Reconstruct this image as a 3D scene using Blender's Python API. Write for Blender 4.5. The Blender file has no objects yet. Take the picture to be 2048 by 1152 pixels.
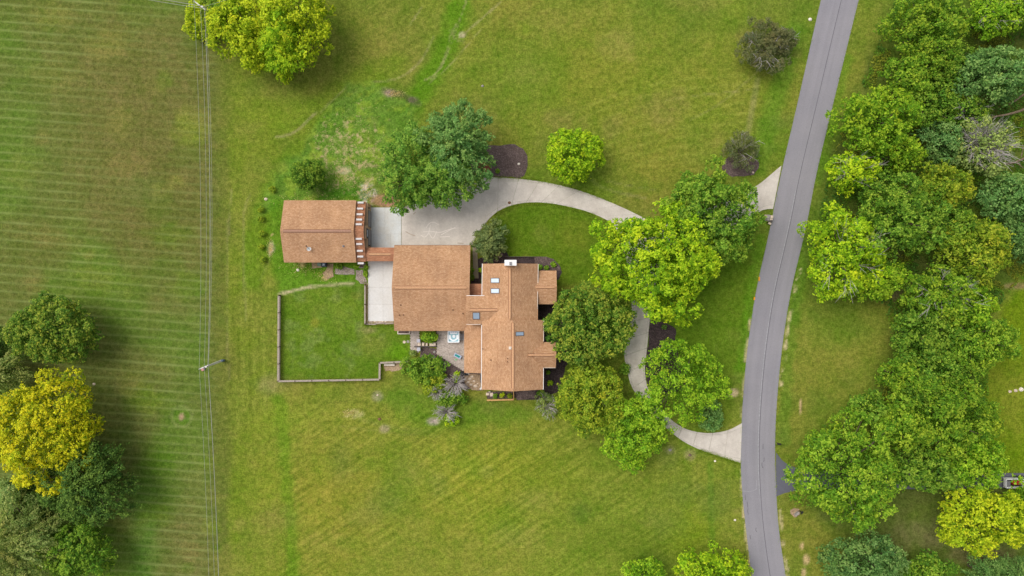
import bpy, math, random
import numpy as np
from mathutils import Vector

# ------------------------------------------------------------------ camera, world, sun, exposure
scn = bpy.context.scene
COL = scn.collection
CAM_H = 115.0          # flying height, metres
PPM = 12.0             # photograph pixels per metre on the ground

cd = bpy.data.cameras.new("camera")
cd.sensor_width = 36.0
cd.lens = 36.0 * (CAM_H * PPM) / 2048.0
cd.clip_start = 1.0
cd.clip_end = 2000.0
cam = bpy.data.objects.new("camera", cd)
COL.objects.link(cam)
cam.location = (0, 0, CAM_H)
cam.rotation_euler = (0, 0, 0)
scn.camera = cam

SUN_EL, SUN_DX, SUN_DY = math.radians(58), -0.86, 0.51
world = bpy.data.worlds.new("World")
scn.world = world
world.use_nodes = True
wn, wl = world.node_tree.nodes, world.node_tree.links
wn.clear()
sky = wn.new("ShaderNodeTexSky")
sky.sky_type = 'NISHITA'
sky.sun_disc = False
sky.sun_elevation = SUN_EL
sky.sun_rotation = math.atan2(SUN_DX, SUN_DY)
sky.air_density = 1.0
sky.dust_density = 4.0
sky.ozone_density = 1.0
hs = wn.new("ShaderNodeHueSaturation")
hs.inputs['Saturation'].default_value = 0.30      # high thin cloud: a whitish sky
bg = wn.new("ShaderNodeBackground")
bg.inputs['Strength'].default_value = 0.13
wo = wn.new("ShaderNodeOutputWorld")
wl.new(sky.outputs[0], hs.inputs['Color'])
wl.new(hs.outputs[0], bg.inputs['Color'])
wl.new(bg.outputs[0], wo.inputs['Surface'])

sl = bpy.data.lights.new("sun", 'SUN')
sl.energy = 1.0
sl.angle = math.radians(38)
sl.color = (1.0, 0.955, 0.88)
sun = bpy.data.objects.new("sun", sl)
COL.objects.link(sun)
sun.location = (-60, 40, 90)
sun.rotation_euler = (math.pi / 2 - SUN_EL, 0, math.atan2(SUN_DX, -SUN_DY))

vs = scn.view_settings
vs.view_transform = 'Standard'
vs.look = 'None'
vs.gamma = 1.0
vs.use_curve_mapping = False
vs.exposure = 0.46
scn.render.engine = 'CYCLES'
scn.cycles.max_bounces = 6

# ------------------------------------------------------------------ helpers
def P(px, py, z=0.0):
    """a point of the photograph's pixel grid, brought back to the height z"""
    k = (1.0 - z / CAM_H) / PPM
    return ((px - 1024.0) * k, (576.0 - py) * k, z)

def lin(c):
    return tuple(((v / 255.0) / 12.92 if v / 255.0 <= 0.04045 else ((v / 255.0 + 0.055) / 1.055) ** 2.4) for v in c)

ORIGIN = {}

def tag(o, label, cat, group=None):
    o['label'] = label
    o['category'] = cat
    if group:
        o['group'] = group
    return o

def thing(name, label, cat, loc, group=None):
    o = bpy.data.objects.new(name, None)
    o.empty_display_size = 0.3
    o.location = loc
    COL.objects.link(o)
    ORIGIN[o.name] = Vector(loc)
    return tag(o, label, cat, group)

class MB:
    def __init__(s):
        s.v, s.f, s.uv = [], [], {}
    def quad(s, pts, uv=None):
        b = len(s.v)
        s.v += [tuple(p) for p in pts]
        s.f.append(tuple(range(b, b + len(pts))))
        if uv:
            s.uv[len(s.f) - 1] = uv
        return s
    def box(s, x0, x1, y0, y1, z0, z1):
        b = len(s.v)
        s.v += [(x0, y0, z0), (x1, y0, z0), (x1, y1, z0), (x0, y1, z0), (x0, y0, z1), (x1, y0, z1), (x1, y1, z1), (x0, y1, z1)]
        s.f += [tuple(b + i for i in q) for q in ((3, 2, 1, 0), (4, 5, 6, 7), (0, 1, 5, 4), (1, 2, 6, 5), (2, 3, 7, 6), (3, 0, 4, 7))]
        return s
    def obox(s, cx, cy, z0, z1, lx, ly, ang, taper=1.0):
        b = len(s.v)
        ca, sa = math.cos(ang), math.sin(ang)
        for z, t in ((z0, 1.0), (z1, taper)):
            for dx, dy in ((-lx, -ly), (lx, -ly), (lx, ly), (-lx, ly)):
                dx, dy = dx * t / 2, dy * t / 2
                s.v.append((cx + dx * ca - dy * sa, cy + dx * sa + dy * ca, z))
        s.f += [tuple(b + i for i in q) for q in ((3, 2, 1, 0), (4, 5, 6, 7), (0, 1, 5, 4), (1, 2, 6, 5), (2, 3, 7, 6), (3, 0, 4, 7))]
        return s
    def bar(s, p, q, w, h):
        """a straight bar from p to q, w wide, h tall, its top edge at the points' height"""
        p, q = Vector(p), Vector(q)
        d = (q - p)
        n = Vector((-d.y, d.x, 0))
        n = n.normalized() * (w / 2) if n.length > 1e-6 else Vector((w / 2, 0, 0))
        up = Vector((0, 0, h))
        b = len(s.v)
        for e in (p, q):
            s.v += [tuple(e - n - up), tuple(e + n - up), tuple(e + n), tuple(e - n)]
        s.f += [tuple(b + i for i in q_) for q_ in ((0, 1, 2, 3), (7, 6, 5, 4), (1, 0, 4, 5), (2, 1, 5, 6), (3, 2, 6, 7), (0, 3, 7, 4))]
        return s
    def prism(s, poly, z0, z1):
        a = sum(poly[i][0] * poly[(i + 1) % len(poly)][1] - poly[(i + 1) % len(poly)][0] * poly[i][1] for i in range(len(poly)))
        if a < 0:
            poly = poly[::-1]
        n, b = len(poly), len(s.v)
        s.v += [(p[0], p[1], z0) for p in poly] + [(p[0], p[1], z1) for p in poly]
        s.f.append(tuple(range(b + n, b + 2 * n)))
        s.f.append(tuple(range(b + n - 1, b - 1, -1)))
        for i in range(n):
            j = (i + 1) % n
            s.f.append((b + i, b + j, b + n + j, b + n + i))
        return s
    def tube(s, pts, rad, sides=6, cap=True):
        pts = [Vector(p) for p in pts]
        b = len(s.v)
        n = len(pts)
        for i, p in enumerate(pts):
            d = (pts[min(i + 1, n - 1)] - pts[max(i - 1, 0)])
            d = d.normalized() if d.length > 1e-9 else Vector((0, 0, 1))
            a = Vector((0, 0, 1)) if abs(d.z) < 0.9 else Vector((1, 0, 0))
            u = d.cross(a).normalized()
            w = d.cross(u)
            r = rad[i] if hasattr(rad, '__len__') else rad
            for k in range(sides):
                t = 2 * math.pi * k / sides
                s.v.append(tuple(p + u * (r * math.cos(t)) + w * (r * math.sin(t))))
        for i in range(n - 1):
            for k in range(sides):
                k2 = (k + 1) % sides
                s.f.append((b + i * sides + k, b + (i + 1) * sides + k, b + (i + 1) * sides + k2, b + i * sides + k2))
        if cap:
            s.f.append(tuple(b + k for k in range(sides)))
            s.f.append(tuple(b + (n - 1) * sides + k for k in range(sides - 1, -1, -1)))
        return s
    def lump(s, cx, cy, z0, rx, ry, rz, seed, n=8, m=4):
        """an uneven stone or mound, flat below"""
        r = random.Random(seed)
        b = len(s.v)
        for j in range(m):
            a = (j / m) * math.pi / 2
            for i in range(n):
                t = 2 * math.pi * i / n
                k = r.uniform(0.82, 1.12)
                s.v.append((cx + rx * k * math.cos(a) * math.cos(t), cy + ry * k * math.cos(a) * math.sin(t), z0 + rz * math.sin(a) * r.uniform(0.85, 1.1)))
        s.v.append((cx, cy, z0 + rz))
        for j in range(m - 1):
            for i in range(n):
                i2 = (i + 1) % n
                s.f.append((b + j * n + i, b + j * n + i2, b + (j + 1) * n + i2, b + (j + 1) * n + i))
        for i in range(n):
            s.f.append((b + (m - 1) * n + i, b + (m - 1) * n + (i + 1) % n, b + m * n))
        s.f.append(tuple(b + i for i in range(n - 1, -1, -1)))
        return s
    def build(s, name, mat, parent=None, kind=None, smooth=False):
        o_ = ORIGIN[parent.name] if parent is not None else Vector((0, 0, 0))
        me = bpy.data.meshes.new(name)
        me.from_pydata([(v[0] - o_.x, v[1] - o_.y, v[2] - o_.z) for v in s.v], [], s.f)
        if s.uv:
            uvl = me.uv_layers.new(name="UVMap")
            for fi, uv in s.uv.items():
                poly = me.polygons[fi]
                for k, li in enumerate(poly.loop_indices):
                    uvl.data[li].uv = uv[k]
        me.materials.append(mat)
        if smooth:
            me.polygons.foreach_set("use_smooth", [True] * len(me.polygons))
        o = bpy.data.objects.new(name, me)
        COL.objects.link(o)
        if parent is not None:
            o.parent = parent
        ORIGIN[o.name] = Vector(o_)
        if kind:
            o['kind'] = kind
        return o

def smooth_line(pts, it=2):
    for _ in range(it):
        q = [pts[0]]
        for a, b in zip(pts[:-1], pts[1:]):
            q += [tuple(0.75 * a[i] + 0.25 * b[i] for i in range(2)), tuple(0.25 * a[i] + 0.75 * b[i] for i in range(2))]
        q.append(pts[-1])
        pts = q
    return pts

def resample(pts, n):
    d = [0.0]
    for a, b in zip(pts[:-1], pts[1:]):
        d.append(d[-1] + math.hypot(b[0] - a[0], b[1] - a[1]))
    out = []
    for k in range(n + 1):
        t = d[-1] * k / n
        i = max(j for j in range(len(d)) if d[j] <= t + 1e-9)
        i = min(i, len(pts) - 2)
        u = (t - d[i]) / max(d[i + 1] - d[i], 1e-9)
        out.append(tuple(pts[i][c] + (pts[i + 1][c] - pts[i][c]) * u for c in range(2)))
    return out

def in_poly(px, py, poly):
    c = np.zeros(np.shape(px), bool)
    n = len(poly)
    for i in range(n):
        x0, y0 = poly[i]
        x1, y1 = poly[(i + 1) % n]
        if y0 == y1:
            continue
        t = ((y0 > py) != (y1 > py)) & (px < (x1 - x0) * (py - y0) / (y1 - y0) + x0)
        c ^= t
    return c

def line_dist(px, py, pts):
    d = np.full(np.shape(px), 1e9)
    for (x0, y0), (x1, y1) in zip(pts[:-1], pts[1:]):
        dx, dy = x1 - x0, y1 - y0
        t = np.clip(((px - x0) * dx + (py - y0) * dy) / (dx * dx + dy * dy + 1e-9), 0, 1)
        d = np.minimum(d, np.hypot(px - x0 - t * dx, py - y0 - t * dy))
    return d

RNG = np.random.default_rng(7)
_LAT = RNG.random((256, 256))

def vnoise(x, y):
    xi, yi = np.floor(x).astype(int), np.floor(y).astype(int)
    fx, fy = x - xi, y - yi
    fx, fy = fx * fx * (3 - 2 * fx), fy * fy * (3 - 2 * fy)
    g = lambda a, b: _LAT[a & 255, b & 255]
    return (g(xi, yi) * (1 - fx) + g(xi + 1, yi) * fx) * (1 - fy) + (g(xi, yi + 1) * (1 - fx) + g(xi + 1, yi + 1) * fx) * fy

def fbm(x, y, oct=4):
    s, a, t = 0, 1.0, 0
    for i in range(oct):
        s = s + a * vnoise(x * 2 ** i + 17.3 * i, y * 2 ** i + 5.1 * i)
        t += a
        a *= 0.55
    return s / t

def sstep(a, b, x):
    t = np.clip((x - a) / (b - a), 0, 1)
    return t * t * (3 - 2 * t)

# ------------------------------------------------------------------ materials
def new_mat(name):
    m = bpy.data.materials.new(name)
    m.use_nodes = True
    nt = m.node_tree
    b = nt.nodes['Principled BSDF']
    b.inputs['Roughness'].default_value = 0.85
    b.inputs['Specular IOR Level'].default_value = 0.25
    return m, nt.nodes, nt.links, b

def noise_node(N, L, vec, scale, detail=4.0, rough=0.6):
    t = N.new('ShaderNodeTexNoise')
    t.inputs['Scale'].default_value = scale
    t.inputs['Detail'].default_value = detail
    t.inputs['Roughness'].default_value = rough
    if vec is not None:
        L.new(vec, t.inputs['Vector'])
    return t.outputs['Fac']

def ramp(N, L, fac, stops):
    r = N.new('ShaderNodeValToRGB')
    e = r.color_ramp.elements
    e[0].position, e[0].color = stops[0][0], (*stops[0][1], 1)
    e[1].position, e[1].color = stops[-1][0], (*stops[-1][1], 1)
    for p, c in stops[1:-1]:
        x = e.new(p)
        x.color = (*c, 1)
    L.new(fac, r.inputs[0])
    return r.outputs[0]

def mix(N, L, a, b, fac, mode='MIX'):
    m = N.new('ShaderNodeMix')
    m.data_type = 'RGBA'
    m.blend_type = mode
    for s, k in ((fac, 0), (a, 6), (b, 7)):
        if hasattr(s, 'links'):
            L.new(s, m.inputs[k])
        elif k == 0:
            m.inputs[0].default_value = s
        else:
            m.inputs[k].default_value = (*s, 1)
    return m.outputs[2]

def math_node(N, L, op, a, b=None, clamp=False):
    m = N.new('ShaderNodeMath')
    m.operation = op
    m.use_clamp = clamp
    for s, k in ((a, 0), (b, 1)):
        if s is None:
            continue
        if hasattr(s, 'links'):
            L.new(s, m.inputs[k])
        else:
            m.inputs[k].default_value = s
    return m.outputs[0]

def world_pos(N):
    return N.new('ShaderNodeNewGeometry').outputs['Position']

def mapped(N, L, vec, scale, rot=0.0):
    m = N.new('ShaderNodeMapping')
    m.inputs['Scale'].default_value = scale
    m.inputs['Rotation'].default_value = (0, 0, rot)
    L.new(vec, m.inputs['Vector'])
    return m.outputs[0]

def simple(name, rgb, rough=0.8, var=0.25, scale=3.0, metallic=0.0, spec=0.25):
    """one colour with uneven wear"""
    m, N, L, b = new_mat(name)
    c = lin(rgb)
    p = world_pos(N)
    n = noise_node(N, L, p, scale, 5)
    lo = tuple(v * (1 - var) for v in c)
    hi = tuple(min(v * (1 + var), 0.95) for v in c)
    L.new(ramp(N, L, n, [(0.3, lo), (0.7, hi)]), b.inputs['Base Color'])
    b.inputs['Roughness'].default_value = rough
    b.inputs['Metallic'].default_value = metallic
    b.inputs['Specular IOR Level'].default_value = spec
    return m

def make_ground_mat():
    m, N, L, b = new_mat('meadow')
    p = world_pos(N)
    at = N.new('ShaderNodeAttribute'); at.attribute_name = 'turf_colour'
    mk = N.new('ShaderNodeAttribute'); mk.attribute_name = 'turf_mask'
    sep = N.new('ShaderNodeSeparateColor')
    L.new(mk.outputs['Color'], sep.inputs[0])
    base = at.outputs['Color']
    # tufts at two sizes
    n1 = noise_node(N, L, p, 1.5, 8, 0.72)
    base = mix(N, L, base, ramp(N, L, n1, [(0.28, (0.50, 0.52, 0.52)), (0.50, (1, 1, 1)), (0.72, (1.52, 1.46, 1.62))]), 1.0, 'MULTIPLY')
    n2 = noise_node(N, L, p, 0.2, 7, 0.7)
    base = mix(N, L, base, ramp(N, L, n2, [(0.32, (0.80, 0.92, 0.74)), (0.5, (1.0, 1.0, 1.0)), (0.68, (1.12, 1.04, 1.16))]), 1.0, 'MULTIPLY')
    n5 = noise_node(N, L, p, 0.6, 7, 0.75)
    base = mix(N, L, base, ramp(N, L, n5, [(0.32, (0.74, 0.88, 0.68)), (0.5, (1, 1, 1)), (0.68, (1.18, 1.08, 1.3))]), 1.0, 'MULTIPLY')
    br_ = N.new('ShaderNodeAttribute'); br_.attribute_name = 'turf_bare'
    bsep = N.new('ShaderNodeSeparateColor'); L.new(br_.outputs['Color'], bsep.inputs[0])
    nb = noise_node(N, L, p, 0.85, 8, 0.78)
    bv = math_node(N, L, 'ADD', nb, math_node(N, L, 'MULTIPLY', math_node(N, L, 'SUBTRACT', bsep.outputs[0], 0.5), 0.45))
    bm_ = math_node(N, L, 'MULTIPLY', ramp(N, L, bv, [(0.52, (0, 0, 0)), (0.63, (0.85, 0.85, 0.85))]), math_node(N, L, 'GREATER_THAN', bsep.outputs[0], 0.1))
    base = mix(N, L, base, lin((176, 158, 116)), bm_)
    # blades: grain near the size of a tuft
    n6 = noise_node(N, L, p, 4.2, 3, 0.8)
    base = mix(N, L, base, ramp(N, L, n6, [(0.34, (0.70, 0.72, 0.66)), (0.5, (1, 1, 1)), (0.66, (1.30, 1.26, 1.36))]), 1.0, 'MULTIPLY')
    # dry straw specks
    n3 = noise_node(N, L, p, 2.6, 6, 0.8)
    n4 = noise_node(N, L, p, 0.35, 3, 0.5)
    sp = math_node(N, L, 'MULTIPLY', ramp(N, L, n3, [(0.56, (0, 0, 0)), (0.70, (1, 1, 1))]), ramp(N, L, n4, [(0.40, (0, 0, 0)), (0.66, (1, 1, 1))]))
    sp = math_node(N, L, 'MULTIPLY', sp, 0.45)
    base = mix(N, L, base, lin((170, 152, 90)), sp)
    # mowing rows of the hay field (east-west, tilted a little), thin pale lines
    st = mapped(N, L, p, (0.05, 1, 1), 0.0)
    nx = noise_node(N, L, st, 0.35, 2)
    sx = N.new('ShaderNodeSeparateXYZ'); L.new(p, sx.inputs[0])
    v = math_node(N, L, 'ADD', math_node(N, L, 'MULTIPLY', sx.outputs[1], 1.0), math_node(N, L, 'MULTIPLY', sx.outputs[0], 0.078))
    v = math_node(N, L, 'ADD', v, math_node(N, L, 'MULTIPLY', nx, 0.55))
    s1 = math_node(N, L, 'SINE', math_node(N, L, 'MULTIPLY', v, 2 * math.pi / 1.45))
    s1 = math_node(N, L, 'POWER', math_node(N, L, 'ADD', math_node(N, L, 'MULTIPLY', s1, 0.5), 0.5), 4.5)
    brk = noise_node(N, L, mapped(N, L, p, (0.12, 0.9, 1)), 1.0, 4, 0.7)
    s1 = math_node(N, L, 'MULTIPLY', s1, ramp(N, L, brk, [(0.32, (0.1, 0.1, 0.1)), (0.62, (1, 1, 1))]))
    s1 = math_node(N, L, 'MULTIPLY', s1, sep.outputs[0])
    base = mix(N, L, base, lin((134, 146, 84)), s1)
    # mowing streaks running up to the right in the two lawns
    dg = noise_node(N, L, mapped(N, L, p, (0.055, 1.25, 1), 0.0), 1.0, 4, 0.6)
    rot = N.new('ShaderNodeVectorRotate'); rot.rotation_type = 'Z_AXIS'
    L.new(p, rot.inputs['Vector']); rot.inputs['Angle'].default_value = -math.radians(33)
    dg = noise_node(N, L, mapped(N, L, rot.outputs[0], (0.055, 1.25, 1)), 1.0, 4, 0.62)
    dgc = ramp(N, L, dg, [(0.36, (0.74, 0.82, 0.70)), (0.5, (1, 1, 1)), (0.64, (1.25, 1.18, 1.32))])
    base = mix(N, L, base, mix(N, L, base, dgc, 1.0, 'MULTIPLY'), sep.outputs[1])
    # north-south mowing rows by the wires
    ns = noise_node(N, L, mapped(N, L, p, (1.3, 0.05, 1)), 1.0, 4, 0.6)
    nsc = ramp(N, L, ns, [(0.33, (0.76, 0.80, 0.72)), (0.5, (1, 1, 1)), (0.67, (1.24, 1.2, 1.3))])
    base = mix(N, L, base, mix(N, L, base, nsc, 1.0, 'MULTIPLY'), sep.outputs[2])
    L.new(base, b.inputs['Base Color'])
    b.inputs['Roughness'].default_value = 1.0
    b.inputs['Specular IOR Level'].default_value = 0.0
    bp = N.new('ShaderNodeBump'); bp.inputs['Strength'].default_value = 0.6; bp.inputs['Distance'].default_value = 0.12
    L.new(n1, bp.inputs['Height']); L.new(bp.outputs[0], b.inputs['Normal'])
    return m

def make_shingle_mat(name, rgb, rgb2, rgb3):
    m, N, L, b = new_mat(name)
    uv = N.new('ShaderNodeUVMap'); uv.uv_map = 'UVMap'
    br = N.new('ShaderNodeTexBrick')
    br.offset = 0.5
    br.inputs['Scale'].default_value = 1.0
    br.inputs['Brick Width'].default_value = 0.42
    br.inputs['Row Height'].default_value = 0.2
    br.inputs['Mortar Size'].default_value = 0.012
    br.inputs['Mortar Smooth'].default_value = 0.2
    br.inputs['Bias'].default_value = 0.0
    a, c, d = lin(rgb), lin(rgb2), lin(rgb3)
    br.inputs['Color1'].default_value = (*a, 1)
    br.inputs['Color2'].default_value = (*c, 1)
    br.inputs['Mortar'].default_value = (*tuple(v * 0.55 for v in a), 1)
    L.new(uv.outputs[0], br.inputs['Vector'])
    n = noise_node(N, L, uv.outputs[0], 3.2, 6, 0.8)
    col = mix(N, L, br.outputs['Color'], d, ramp(N, L, n, [(0.50, (0, 0, 0)), (0.68, (0.6, 0.6, 0.6))]))
    n2 = noise_node(N, L, uv.outputs[0], 0.22, 4, 0.55)
    col = mix(N, L, col, ramp(N, L, n2, [(0.3, (0.86, 0.84, 0.84)), (0.7, (1.12, 1.12, 1.10))]), 1.0, 'MULTIPLY')
    n3 = noise_node(N, L, mapped(N, L, uv.outputs[0], (1.6, 0.12, 1)), 1.0, 3, 0.5)
    col = mix(N, L, col, ramp(N, L, n3, [(0.3, (0.93, 0.92, 0.92)), (0.7, (1.06, 1.06, 1.06))]), 1.0, 'MULTIPLY')
    L.new(col, b.inputs['Base Color'])
    b.inputs['Roughness'].default_value = 0.95
    bp = N.new('ShaderNodeBump'); bp.inputs['Strength'].default_value = 0.5; bp.inputs['Distance'].default_value = 0.03
    L.new(br.outputs['Fac'], bp.inputs['Height']); bp.invert = True
    L.new(bp.outputs[0], b.inputs['Normal'])
    return m

def make_concrete_mat(name, rgb, stain, amount):
    m, N, L, b = new_mat(name)
    p = world_pos(N)
    oi = N.new('ShaderNodeObjectInfo')
    c, s = lin(rgb), lin(stain)
    n = noise_node(N, L, p, 0.45, 7, 0.68)
    col = ramp(N, L, n, [(0.34, tuple(c[i] + (s[i] - c[i]) * amount for i in range(3))), (0.60, c), (0.8, tuple(min(v * 1.07, 0.9) for v in c))])
    n2 = noise_node(N, L, p, 4.5, 5, 0.7)
    col = mix(N, L, col, ramp(N, L, n2, [(0.3, (0.90, 0.90, 0.90)), (0.7, (1.07, 1.07, 1.07))]), 1.0, 'MULTIPLY')
    rr = math_node(N, L, 'ADD', math_node(N, L, 'MULTIPLY', oi.outputs['Random'], 0.08), 0.95)
    cc = N.new('ShaderNodeCombineColor')
    for k in range(3):
        L.new(rr, cc.inputs[k])
    col = mix(N, L, col, cc.outputs[0], 1.0, 'MULTIPLY')
    L.new(col, b.inputs['Base Color'])
    b.inputs['Roughness'].default_value = 0.9
    return m

def make_asphalt_mat(name, rgb, streak_rot, amt=0.16):
    m, N, L, b = new_mat(name)
    p = world_pos(N)
    c = lin(rgb)
    n = noise_node(N, L, p, 7.0, 6, 0.75)
    col = ramp(N, L, n, [(0.3, tuple(v * 0.86 for v in c)), (0.7, tuple(v * 1.13 for v in c))])
    uv = N.new('ShaderNodeUVMap'); uv.uv_map = 'UVMap'
    n2 = noise_node(N, L, mapped(N, L, uv.outputs[0], (1.1, 0.03, 1)), 1.0, 5, 0.6)
    col = mix(N, L, col, ramp(N, L, n2, [(0.3, (1 - amt,) * 3), (0.7, (1 + amt,) * 3)]), 1.0, 'MULTIPLY')
    n3 = noise_node(N, L, p, 0.12, 4, 0.6)
    col = mix(N, L, col, ramp(N, L, n3, [(0.3, (0.92, 0.92, 0.93)), (0.7, (1.08, 1.07, 1.05))]), 1.0, 'MULTIPLY')
    L.new(col, b.inputs['Base Color'])
    b.inputs['Roughness'].default_value = 0.9
    return m

def make_mulch_mat(name, rgb, hi):
    m, N, L, b = new_mat(name)
    p = world_pos(N)
    a, h = lin(rgb), lin(hi)
    n = noise_node(N, L, p, 5.0, 7, 0.8)
    col = ramp(N, L, n, [(0.3, tuple(v * 0.5 for v in a)), (0.5, a), (0.68, h)])
    n2 = noise_node(N, L, p, 0.7, 4, 0.6)
    col = mix(N, L, col, ramp(N, L, n2, [(0.3, (0.75, 0.72, 0.72)), (0.7, (1.2, 1.2, 1.2))]), 1.0, 'MULTIPLY')
    L.new(col, b.inputs['Base Color'])
    b.inputs['Roughness'].default_value = 1.0
    bp = N.new('ShaderNodeBump'); bp.inputs['Strength'].default_value = 0.8; bp.inputs['Distance'].default_value = 0.08
    L.new(n, bp.inputs['Height']); L.new(bp.outputs[0], b.inputs['Normal'])
    return m

def make_leaf_mat():
    m, N, L, b = new_mat('foliage')
    at = N.new('ShaderNodeAttribute'); at.attribute_name = 'leaf_colour'
    L.new(at.outputs['Color'], b.inputs['Base Color'])
    b.inputs['Roughness'].default_value = 0.6
    b.inputs['Specular IOR Level'].default_value = 0.12
    tr = N.new('ShaderNodeBsdfTranslucent')
    gm = mix(N, L, at.outputs['Color'], (1.15, 1.2, 0.5), 1.0, 'MULTIPLY')
    L.new(gm, tr.inputs['Color'])
    mx = N.new('ShaderNodeMixShader'); mx.inputs[0].default_value = 0.36
    L.new(b.outputs[0], mx.inputs[1]); L.new(tr.outputs[0], mx.inputs[2])
    L.new(mx.outputs[0], N['Material Output'].inputs['Surface'])
    return m

M = {
    'ground': make_ground_mat(),
    'shingle': make_shingle_mat('tan_shingle', (188, 147, 112), (170, 127, 92), (218, 184, 148)),
    'shingle_dark': make_shingle_mat('brown_shingle', (182, 130, 99), (164, 112, 82), (202, 154, 120)),
    'concrete': make_concrete_mat('weathered_concrete', (202, 193, 182), (166, 155, 144), 0.55),
    'concrete_new': make_concrete_mat('pale_concrete', (202, 203, 200), (188, 178, 160), 0.5),
    'concrete_white': make_concrete_mat('white_concrete', (208, 206, 202), (194, 189, 180), 0.4),
    'walk': make_concrete_mat('walk_concrete', (160, 148, 125), (120, 110, 92), 0.5),
    'asphalt': make_asphalt_mat('worn_asphalt', (138, 135, 140), 0, 0.06),
    'asphalt_dark': make_asphalt_mat('newer_asphalt', (96, 96, 106), 0, 0.08),
    'seam': simple('crack_filler', (92, 91, 96), 0.7, 0.3),
    'seam_pale': simple('pale_seam', (152, 150, 153), 0.9, 0.25),
    'mulch': make_mulch_mat('bark_mulch', (92, 78, 74), (140, 122, 116)),
    'mulch_dark': make_mulch_mat('dark_mulch', (62, 52, 52), (104, 88, 88)),
    'mulch_red': make_mulch_mat('red_mulch', (130, 78, 58), (160, 104, 82)),
    'gravel': make_mulch_mat('gravel_bed', (150, 136, 124), (205, 196, 186)),
    'dirt': make_mulch_mat('bare_dirt', (160, 136, 108), (200, 178, 146)),
    'leaf': make_leaf_mat(),
    'bark': simple('bark', (98, 84, 72), 0.95, 0.4, 4),
    'dead_wood': simple('dead_wood', (172, 164, 160), 0.95, 0.35, 5),
    'log_wood': simple('bare_log', (112, 96, 78), 0.95, 0.35, 4),
    'wall': simple('tan_siding', (176, 148, 118), 0.85, 0.12, 2),
    'wall_brick': simple('brown_brick', (140, 98, 76), 0.9, 0.25, 6),
    'cedar': simple('red_cedar', (156, 98, 70), 0.9, 0.25, 3),
    'white': simple('white_paint', (226, 224, 220), 0.6, 0.06, 5),
    'bracket_white': simple('chalky_white_paint', (204, 199, 196), 0.8, 0.12, 6),
    'cream': simple('cream_trim', (210, 198, 184), 0.7, 0.08, 5),
    'slot': simple('vent_slot_shadow', (116, 80, 58), 0.9, 0.25, 6),
    'cap': simple('ridge_shingle', (190, 146, 110), 0.95, 0.2, 6),
    'cap_grey': simple('weathered_ridge_shingle', (158, 122, 102), 0.95, 0.2, 6),
    'glass': simple('skylight_glass', (142, 158, 174), 0.15, 0.08, 1, spec=0.6),
    'glass_white': simple('frosted_skylight', (190, 203, 214), 0.3, 0.05, 1, spec=0.5),
    'dark_frame': simple('bronze_frame', (92, 84, 80), 0.5, 0.15, 5),
    'dark': simple('black_plastic', (34, 35, 38), 0.6, 0.3, 5),
    'grey_metal': simple('grey_metal', (126, 124, 126), 0.5, 0.2, 4),
    'fence': simple('weathered_fence_board', (158, 146, 132), 0.95, 0.25, 5),
    'post': simple('dark_fence_post', (92, 78, 64), 0.95, 0.3, 5),
    'new_wood': simple('yellow_lumber', (194, 152, 96), 0.9, 0.2, 5),
    'pole': simple('pole_wood', (206, 202, 198), 0.9, 0.2, 5),
    'wire': simple('aluminium_wire', (158, 157, 152), 0.6, 0.1, 2),
    'stone': simple('pale_stone', (204, 186, 166), 0.9, 0.25, 5),
    'stone_grey': simple('grey_stone', (150, 144, 138), 0.95, 0.3, 5),
    'rock_white': simple('whitish_rock', (226, 216, 200), 0.9, 0.15, 4),
    'paver': simple('patio_paver', (176, 163, 152), 0.95, 0.34, 4),
    'joint': simple('paver_joint_sand', (104, 92, 84), 1.0, 0.2, 4),
    'tub': simple('white_acrylic', (236, 240, 242), 0.25, 0.04, 3, spec=0.5),
    'water': simple('tub_water', (150, 190, 200), 0.08, 0.2, 3, spec=0.5),
    'teal': simple('teal_plastic', (20, 132, 128), 0.4, 0.1, 4),
    'toy_grey': simple('grey_blue_plastic', (172, 180, 200), 0.5, 0.1, 4),
    'red': simple('red_paint', (168, 40, 36), 0.5, 0.2, 4),
    'orange': simple('orange_marking_paint', (232, 150, 30), 0.8, 0.15, 4),
    'rust': simple('rusty_brown', (120, 88, 66), 0.95, 0.3, 6),
    'green_plastic': simple('dark_green_plastic', (58, 96, 66), 0.6, 0.2, 4),
}

# ------------------------------------------------------------------ ground: one sheet, its turf colours laid out by area
KG = 0.96        # photograph colour -> surface colour
def S(r, g, b, k=KG):
    return np.array(lin((r, g, b))) * k * np.array([0.96, 1.0, 1.08])

def axis(lo, hi, step, far):
    dense = np.arange(lo, hi + step / 2, step)
    out = [hi]
    w = step
    while out[-1] < far:
        w = min(w * 1.5, 40)
        out.append(out[-1] + w)
    neg = [lo - (v - hi) for v in out[1:]][::-1]
    return np.concatenate([neg, dense, out[1:]])

gx = axis(-92.0, 92.0, 0.34, 420.0)
gy = axis(-54.0, 54.0, 0.34, 420.0)
GX, GY = np.meshgrid(gx, gy)
px, py = (1024 + GX * PPM), (576 - GY * PPM)
colr = np.zeros(px.shape + (3,))
mask = np.zeros(px.shape + (3,))
wob = (fbm(px / 46, py / 46, 4) - 0.5)
wob2 = (fbm(px / 15 + 40, py / 15 + 9, 4) - 0.5)
big = fbm(px / 190 + 3, py / 190 + 8, 4)
big2 = fbm(px / 90 + 31, py / 90 + 2, 4)

def paint(a, c):
    global colr
    a = np.clip(a, 0, 1)[..., None]
    colr = colr * (1 - a) + np.asarray(c) * a

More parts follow.
